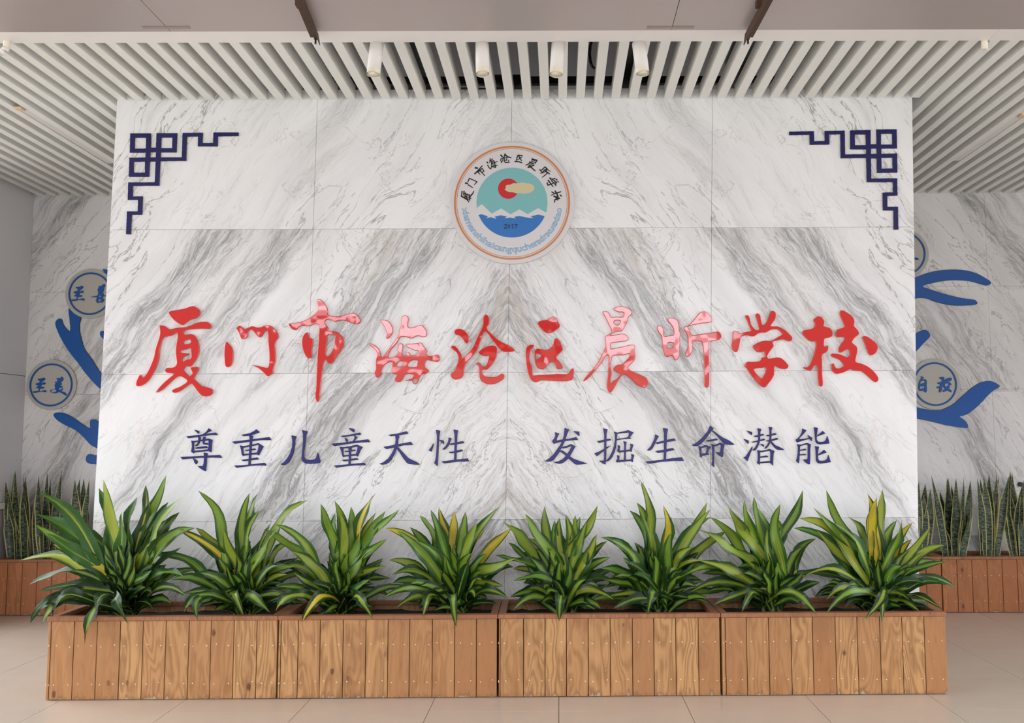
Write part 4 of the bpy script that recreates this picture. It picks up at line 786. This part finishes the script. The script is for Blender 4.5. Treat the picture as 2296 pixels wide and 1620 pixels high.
# ------------------------------------------------------------------ planters
def planter(lab, A, B, D, H, edges, mats, group, side_l=True, side_r=True, screws=True, plank_rows=1):
    """A, B: front bottom corners on the floor (world), D depth, H height, edges: fractions 0..1 of plank joints"""
    L = (B-A).length; ang = math.atan2(B.y-A.y, B.x-A.x)
    t = thing('planter_box', lab, 'planter', (A.x, A.y, 0), group); t.rotation_euler.z = ang
    wm, rm = mats; th = 0.018; cap = 0.028
    es = [e*L for e in edges]
    for a, b in zip(es[:-1], es[1:]):
        j = random.uniform(-0.0015, 0.0015); gp = 0.0022
        bm = bmesh.new(); box_bm(bm, -(b-a)/2+gp, (b-a)/2-gp, j, th+j, 0.004, H-cap)
        link('plank', bm_mesh(bm, 'plank', bevel=0.002), wm, t, ((a+b)/2, 0, 0))
    n = max(3, round(D/0.145))
    for s, on in ((0, side_l), (1, side_r)):
        if not on: continue
        for k in range(n):
            y0 = th+(D-2*th)*k/n; y1 = th+(D-2*th)*(k+1)/n
            x0 = 0.001 if s == 0 else L-th-0.001
            bm = bmesh.new(); box_bm(bm, 0, th, y0+0.0012, y1-0.0012, 0.004, H-cap)
            link('side_plank', bm_mesh(bm, 'side_plank', bevel=0.002), wm, t, (x0, 0, 0))
    nb = max(2, len(es)-1)
    for k in range(nb):
        box('back_plank', L*k/nb+0.001, L*(k+1)/nb-0.001, D-th, D, 0.004, H-cap, wm, t, 0.001)
    ov = 0.008; cw = 0.045
    for nm, c in (('cap_rail', (-0.003, L+0.003, -ov, cw)), ('cap_rail', (-0.003, L+0.003, D-cw, D)), ('cap_rail', (-0.003, cw, cw+0.001, D-cw-0.001)), ('cap_rail', (L-cw, L+0.003, cw+0.001, D-cw-0.001))):
        box(nm, c[0], c[1], c[2], c[3], H-cap, H, rm, t, 0.003)
    bm = bmesh.new(); bmesh.ops.create_grid(bm, x_segments=24, y_segments=8, size=0.5)
    for v in bm.verts: v.co = Vector((th+(L-2*th)*(v.co.x+0.5), th+(D-2*th)*(v.co.y+0.5), H-0.07+random.uniform(-0.008, 0.008)))
    tag(link('soil', bm_mesh(bm, 'soil', smooth=True), SOIL, t), kind='stuff')
    if screws:
        bm = bmesh.new(); zs = (0.105*H/0.53, 0.345*H/0.53)
        for a, b in zip(es[:-1], es[1:]):
            for fx in (0.22, 0.8):
                for z in zs:
                    x = a+(b-a)*fx+random.uniform(-.008, .008); zz = z+random.uniform(-.008, .008)
                    cyl_bm(bm, (x, 0.004, zz), (x, -0.0035, zz), 0.0035, n=7)
        tag(link('screws', bm_mesh(bm, 'screws'), SCREW, t), kind='stuff')
    return t
FA = atz(108, 1570, 0); FB = atz(2126, 1556, 0)
YP = (FA.y+FB.y)/2; PH = aty(1100, 1376, YP).z
PH = (aty(400, 1381, FA.y).z+aty(1900, 1372, FB.y).z)/2
PD = 0.57
def fr(px, py=1395):
    """front-face position (distance along the row) of a plank joint"""
    return aty(px, py, YP).x
JO = [[116, 123, 174, 225, 276, 326.5, 377, 428, 477, 528, 579, 624.5], [627, 633, 671, 720, 771, 821.6, 871, 919, 970, 1019.6, 1068.6, 1114.5],
      [1118, 1121.6, 1173.5, 1222, 1270, 1319, 1368, 1418, 1466, 1515.5, 1566, 1614.8], [1618.5, 1627, 1674.7, 1725, 1775, 1824, 1875.5, 1925, 1976.5, 2026.6, 2077, 2126]]
PLAB = ['leftmost long pine-plank planter box in front of the marble wall', 'second pine-plank planter box from the left in the front row',
        'third pine-plank planter box from the left in the front row', 'rightmost long pine-plank planter box in front of the marble wall']
for lab, js in zip(PLAB, JO):
    xs = [fr(j) for j in js]
    yof = lambda x: FA.y+(FB.y-FA.y)*(x-FA.x)/(FB.x-FA.x)
    A = Vector((xs[0], yof(xs[0]), 0)); B = Vector((xs[-1], yof(xs[-1]), 0))
    planter(lab, A, B, PD, PH, [(x-xs[0])/(xs[-1]-xs[0]) for x in xs], (WOOD, RAIL), 'pine planter boxes in the front row')
# rear planters
RBY = atz(2200, 1373, 0).y; RH = aty(2200, 1247, RBY).z
def rear(lab, x0, x1, ref, grp='pine planter boxes along the rear wall'):
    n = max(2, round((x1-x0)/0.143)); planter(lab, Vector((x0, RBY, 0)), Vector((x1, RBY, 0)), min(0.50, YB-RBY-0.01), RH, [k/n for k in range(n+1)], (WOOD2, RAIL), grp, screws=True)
xr = aty(2112, 1300, RBY).x
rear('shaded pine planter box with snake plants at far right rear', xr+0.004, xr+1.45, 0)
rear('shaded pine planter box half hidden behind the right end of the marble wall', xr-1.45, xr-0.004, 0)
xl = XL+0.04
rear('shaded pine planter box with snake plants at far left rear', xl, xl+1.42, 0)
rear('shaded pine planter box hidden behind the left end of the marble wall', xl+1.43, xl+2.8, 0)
# ------------------------------------------------------------------ leaves
def leaf_mesh(B, C, T, W, name='leaf', n=9, side_hint=None, fold=0.25, twist=0.0, wave=0.0, prof=None, curl=0.0):
    bm = bmesh.new(); uvl = bm.loops.layers.uv.new('UVMap'); rows = []; ph = random.uniform(0, 6)
    lat = random.uniform(-1, 1)*(T-B).length*0.05 if wave > 0.2 else 0.0
    for i in range(n+1):
        t = i/n; p = B*(1-t)**2+C*2*t*(1-t)+T*t*t
        tg = ((C-B)*(1-t)+(T-C)*t).normalized()
        view = side_hint if side_hint is not None else Vector((0, -1, 0.55)).normalized()
        sd = tg.cross(view)
        if sd.length < 0.2: sd = tg.cross(Vector((0, 0, 1)))
        sd.normalize(); nn = sd.cross(tg).normalized()
        a = twist*(t-0.3); sd, nn = sd*math.cos(a)+nn*math.sin(a), nn*math.cos(a)-sd*math.sin(a)
        p = p+sd*(lat*math.sin(t*math.pi*2))
        w = W*0.5*prof(t)*(1+(0.10*math.sin(t*17+ph) if wave > 0.2 else 0))
        r = []
        for k in range(5):
            c = (k-2)/2
            wv = wave*math.sin(t*15+ph+(1.4 if c > 0 else 0))*abs(c)**2*w
            r.append((bm.verts.new(p+sd*(c*w)+nn*(fold*w*abs(c)+wv)), k/4, t))
        rows.append(r)
    for a, b in zip(rows[:-1], rows[1:]):
        for k in range(4):
            q = (a[k], a[k+1], b[k+1], b[k]); f = bm.faces.new([v[0] for v in q]); f.smooth = True
            for l, v in zip(f.loops, q): l[uvl].uv = (v[1], v[2])
    me = bpy.data.meshes.new(name); bm.to_mesh(me); bm.free(); return me
def dprof(t): return 0.30*(1-t)**2+1.0*math.sin(math.pi*min(1, max(0, t))**1.25)**0.8+0.02 if t < 1 else 0.01
def sprof(t): return (0.62+0.5*math.sin(math.pi*min(1, t*0.95)))*(1-max(0, (t-0.55)/0.45)**1.7)+0.01
C3 = lambda s: [(x/2.793, 1040+y/2.793) for x, y in P2(s)]
C4 = lambda s: [(760+x/2.793, 1040+y/2.793) for x, y in P2(s)]
C5 = lambda s: [(1520+x*0.3581, 1040+y*0.3581) for x, y in P2(s)]
PLANTS = [
 ('tall leafy dracaena at the left end of the front row, wide dark leaves', (278, 1352), 0.42,
  C3('648,98 1042,68 912,130 1148,205 1055,238 245,178 218,308 222,380 290,430 332,500 125,602 180,755 235,797 225,878 190,996 262,1002 530,1128 603,972 620,150 760,302 975,330 1072,342 1125,300 1222,400 1135,520 1162,825 1150,705 905,758 740,568 610,452 860,205 1000,480 800,1000 420,810 500,405 330,960'), [2, 9, 20]),
 ('dracaena second from the left, with one curled leaf reaching up', (540, 1356), 0.5,
  C3('1240,165 1562,182 1616,182 1492,320 1622,288 1115,408 1225,398 1928,225 1830,482 1800,690 1135,808 935,575 1240,980 1525,948 1690,930 1480,890 1740,400 1690,385 1370,590 1380,760 1200,700 1570,480 1400,400 1640,560 1850,640 1150,930'), [5, 15]),
 ('dracaena third from the left, upright striped leaves beside tall neighbours', (757, 1360), 0.6,
  C3('2095,230 2008,248 1728,378 1650,412 1825,545 1762,642 1680,860 1725,925 1890,990 2100,305')+C4('75,265 232,183 292,293 380,283 228,515 275,590 198,738 213,972 232,302 5,300 300,470 300,640 330,720 150,700 60,560 130,420'), [8, 11]),
 ('dracaena fourth from the left, with bright yellow striped upright leaves', (1020, 1366), 0.85,
  C4('290,400 445,395 505,320 625,270 722,293 792,298 865,370 1010,263 912,400 1082,400 1105,590 575,285 600,335 312,600 330,692 365,415 640,420 702,545 1058,842 1035,765 890,792 268,840 355,902 525,957 735,1017 500,832 662,572 850,835 480,480 760,480 830,560 930,560'), [0, 3, 4, 8, 9]),
 ('dracaena fifth from the left, just right of the wall centre seam', (1265, 1362), 0.55,
  C4('1025,360 1165,310 1288,262 1620,258 1380,335 1420,318 1480,318 1510,330 1550,362 1615,440 1680,482 1702,582 1060,492 1182,462 1090,655 1090,732 1070,832 1090,912 1380,982 1272,862 1605,912 1722,850 1440,695 980,570 1350,352 1250,420 1330,520 1550,560 1620,700 1500,480'), []),
 ('dracaena sixth from the left, with a single leaf shooting up tallest', (1476, 1359), 0.6,
  C4('1890,103 1865,240 1820,290 2030,258 2080,330 1640,458 1692,472 1850,490 1640,652 1655,722 1970,530 1700,700 1682,832 1722,902 1932,940 2050,912')+C5('182,240 205,282 303,420 205,330 152,602 202,642 62,780 40,500 -40,430 -60,620 100,520'), [3]),
 ('dracaena seventh from the left, broad dark green leaf at upper right', (1733, 1366), 0.5,
  C5('202,332 315,265 415,225 475,203 640,250 590,300 782,163 300,500 135,410 132,602 45,692 32,832 490,510 430,405 865,465 712,590 748,660 802,700 220,882 400,925 510,780 868,940 620,615 500,272 560,400 690,420 380,640 650,730 350,380'), []),
 ('dracaena at the right end of the front row, with golden tipped leaves', (1972, 1366), 0.7,
  C5('928,162 1187,185 1245,208 1280,155 1065,330 870,412 727,400 760,340 848,272 978,370 1225,380 1402,360 1370,352 1470,365 1465,470 1580,398 1668,508 1545,545 1642,620 1745,770 1665,912 1510,917 1275,992 1170,970 930,932 925,852 1035,772 1000,622 790,700 1310,700 1150,560 1400,640 1330,500 1450,850'), [1, 2, 13, 14]),
]
ROWY = lambda x: FA.y+(FB.y-FA.y)*(x-FA.x)/(FB.x-FA.x)
for lab, (bx, by), wide, tips, yel in PLANTS:
    Yp = ROWY(aty(bx, by, YP).x)+0.27
    base = aty(bx, by, Yp); base.z = PH-0.10
    t = thing('dracaena', lab, 'plant', base, 'dracaena plants in the front planters')
    bm = bmesh.new()
    stems = [Vector((0, 0, 0)), Vector((0.05, 0.03, 0)), Vector((-0.05, 0.05, 0))]
    for s_ in stems: cyl_bm(bm, s_+Vector((0, 0, -0.03)), s_*1.15+Vector((0, 0, 0.20)), 0.014, 0.011, n=8)
    link('stem', bm_mesh(bm, 'stem', smooth=True), STEM, t)
    for k, (tx, ty) in enumerate(tips):
        up = 1378-ty
        if up < 40: Yt = Yp-0.27-random.uniform(0.035, 0.09) if up < 8 else Yp-random.uniform(0.1, 0.30)
        else: Yt = Yp+random.choice((-1, 1, -1))*random.uniform(0.02, 0.17)
        Yt = min(Yt, YW-0.05)
        T = aty(tx, ty, Yt)-base
        s_ = random.choice(stems)
        h0 = 0.04 + (0.12*random.random() if up > 60 else 0.03)
        Bp = s_*1.1+Vector((0, 0, h0))
        L = (T-Bp).length; hor = math.hypot(T.x, T.y)
        C = Bp+(T-Bp)*0.5+Vector((-T.x*0.16, -T.y*0.16, 0.10*L+0.28*hor*(0.5 if up > 120 else 1.0)))
        if up < 8: C = Bp+Vector((T.x*0.6, T.y*1.5, 0.30+0.05*random.random()))
        W = random.uniform(0.062, 0.080)*(1.12 if bx < 300 and up > 60 else 1.0)
        if up < 90: W *= 0.9
        if L < 0.2: W *= 0.8
        me = leaf_mesh(Bp, C, T, W, n=13, fold=random.uniform(0.15, 0.45), twist=random.uniform(-0.9, 0.9), wave=random.uniform(0.3, 0.8), prof=dprof)
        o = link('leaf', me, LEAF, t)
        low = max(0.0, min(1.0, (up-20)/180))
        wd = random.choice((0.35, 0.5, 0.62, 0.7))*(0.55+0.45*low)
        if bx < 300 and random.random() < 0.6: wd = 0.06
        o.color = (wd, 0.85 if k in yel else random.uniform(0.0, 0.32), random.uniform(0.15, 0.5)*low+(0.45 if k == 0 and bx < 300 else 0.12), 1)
    # dark inner and lower foliage
    for k in range(64):
        a = random.uniform(0, 2*math.pi); L = random.uniform(0.20, 0.40); el = random.uniform(-0.1, 1.15)
        if k > 52: el = random.uniform(0.25, 0.8); L = random.uniform(0.36, 0.50)
        elif k > 34: el = random.uniform(0.9, 1.4); L = random.uniform(0.3, 0.46)
        d = Vector((math.cos(a)*math.cos(el)*1.05, math.sin(a)*math.cos(el)*0.8, math.sin(el)))
        s_ = random.choice(stems); Bp = s_*1.1+Vector((0, 0, random.uniform(0.02, 0.16)))
        T = Bp+d*L
        T.z = max(T.z, 0.115) if math.hypot(T.x, T.y) > 0.15 else T.z
        if base.y+T.y > YW-0.04: T.y = YW-0.04-base.y
        if T.y < -0.24: T.z = max(T.z, 0.16)
        C = Bp+(T-Bp)*0.5+Vector((0, 0, 0.25*math.hypot(T.x, T.y)+0.02))
        me = leaf_mesh(Bp, C, T, random.uniform(0.05, 0.068), n=7, fold=0.3, twist=random.uniform(-1, 1), wave=0.3, prof=dprof)
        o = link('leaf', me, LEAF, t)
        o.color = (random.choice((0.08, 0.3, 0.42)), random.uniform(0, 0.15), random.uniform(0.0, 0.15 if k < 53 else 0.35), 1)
# ------------------------------------------------------------------ snake plants
S5 = lambda s: [(x/7.64, 1040+y/7.64) for x, y in P2(s)]
S6 = lambda s: [(2050+x/9.33, 1040+y/9.33) for x, y in P2(s)]
SN = [('snake plant at the far left edge of the rear left planter', (16, 1262), S5('92,145 50,745 -60,300 -20,560 150,500')),
      ('snake plant second from left in the rear left planter', (58, 1262), S5('262,105 400,200 440,1070 200,560 395,620 440,210')),
      ('snake plant third from left in the rear left planter', (104, 1262), S5('665,180 810,130 1062,110 870,250 610,520 760,700 690,780 900,600')),
      ('snake plant nearest the left end of the marble wall', (180, 1262), S5('1285,262 1370,250 1437,240 1530,262 1100,700 1500,520 1250,640 1400,700')),
      ('snake plant just right of the marble wall end', (2064, 1250), S6('95,360 235,400 335,515 385,730 190,640')),
      ('snake plant second from left in the rear right planter', (2137, 1246), S6('355,230 530,560 685,280 712,290 870,285 1035,250 1175,330 1190,880 560,1200 780,440')),
      ('snake plant third from left in the rear right planter', (2212, 1246), S6('1315,285 1450,240 1565,210 1720,215 1770,280 1410,1020 1380,300 1990,240 1640,620')),
      ('snake plant at the far right edge of the rear right planter', (2276, 1246), S6('2005,140 2045,170 1970,480 1940,850 2296,320 2350,500 2200,760 2260,420'))]
for lab, (bx, by), tips in SN:
    Yp = RBY+0.24; base = aty(bx, by, Yp); base.z = RH-0.105
    base.x = max(base.x, XL+0.14)
    t = thing('snake_plant', lab, 'plant', base, 'snake plants in the rear planters')
    for k, (tx, ty) in enumerate(tips):
        T = aty(tx, ty, Yp+random.uniform(-0.10, 0.06))-base
        T.x = max(T.x, XL+0.03-base.x)
        if tx < 330 and tx > 205: continue
        Bp = Vector((T.x*0.35+random.uniform(-0.02, 0.02), random.uniform(-0.06, 0.06), 0))
        if bx < 40: Bp.x = max(Bp.x, -0.05)
        C = Bp+(T-Bp)*0.5+Vector((random.uniform(-0.03, 0.03), 0, 0.05))
        me = leaf_mesh(Bp, C, T, random.uniform(0.075, 0.10), n=12, fold=random.uniform(0.2, 0.45), side_hint=Vector((random.uniform(-0.6, 0.6), -1, 0)).normalized(), twist=random.uniform(-0.8, 0.8), wave=0.12, prof=sprof)
        link('leaf', me, SNAKE, t)
# ------------------------------------------------------------------ unseen masses added behind the viewer, shaped for reflections in the red letters
bl = plain('far_wall', srgb(84, 78, 74), 0.7); bd = plain('far_dark', srgb(48, 50, 46), 0.8)
bp = plain('far_pale', srgb(140, 128, 118), 0.8)
for nm, lab, x0, x1, z0, h, m_ in (('backdrop', 'tall dark building added unseen at far left behind the viewer, reflected in the letters', -42, -13, 0, 12.0, bl),
                              ('backdrop', 'lower dark building added unseen at left behind the viewer, reflected in the letters', -13, -8, 0, 6.5, bl),
                              ('backdrop_wall', 'long pale wall added unseen behind the viewer, reflected in the letters', -8, 6.8, 0, 4.9, bp),
                              ('backdrop', 'tall dark building added unseen at right behind the viewer, reflected in the letters', 6.8, 42, 0, 12.0, bl)):
    o = box(nm, x0, x1, -26, -22, z0, h, m_); tag(o, lab, 'backdrop' if nm == 'backdrop' else 'wall')
o = box('backdrop_block', -4.7, 0.9, -24, -21.9, 4.9, 6.9, bd); tag(o, 'dark canopy standing on the pale boundary wall behind the viewer', 'block')
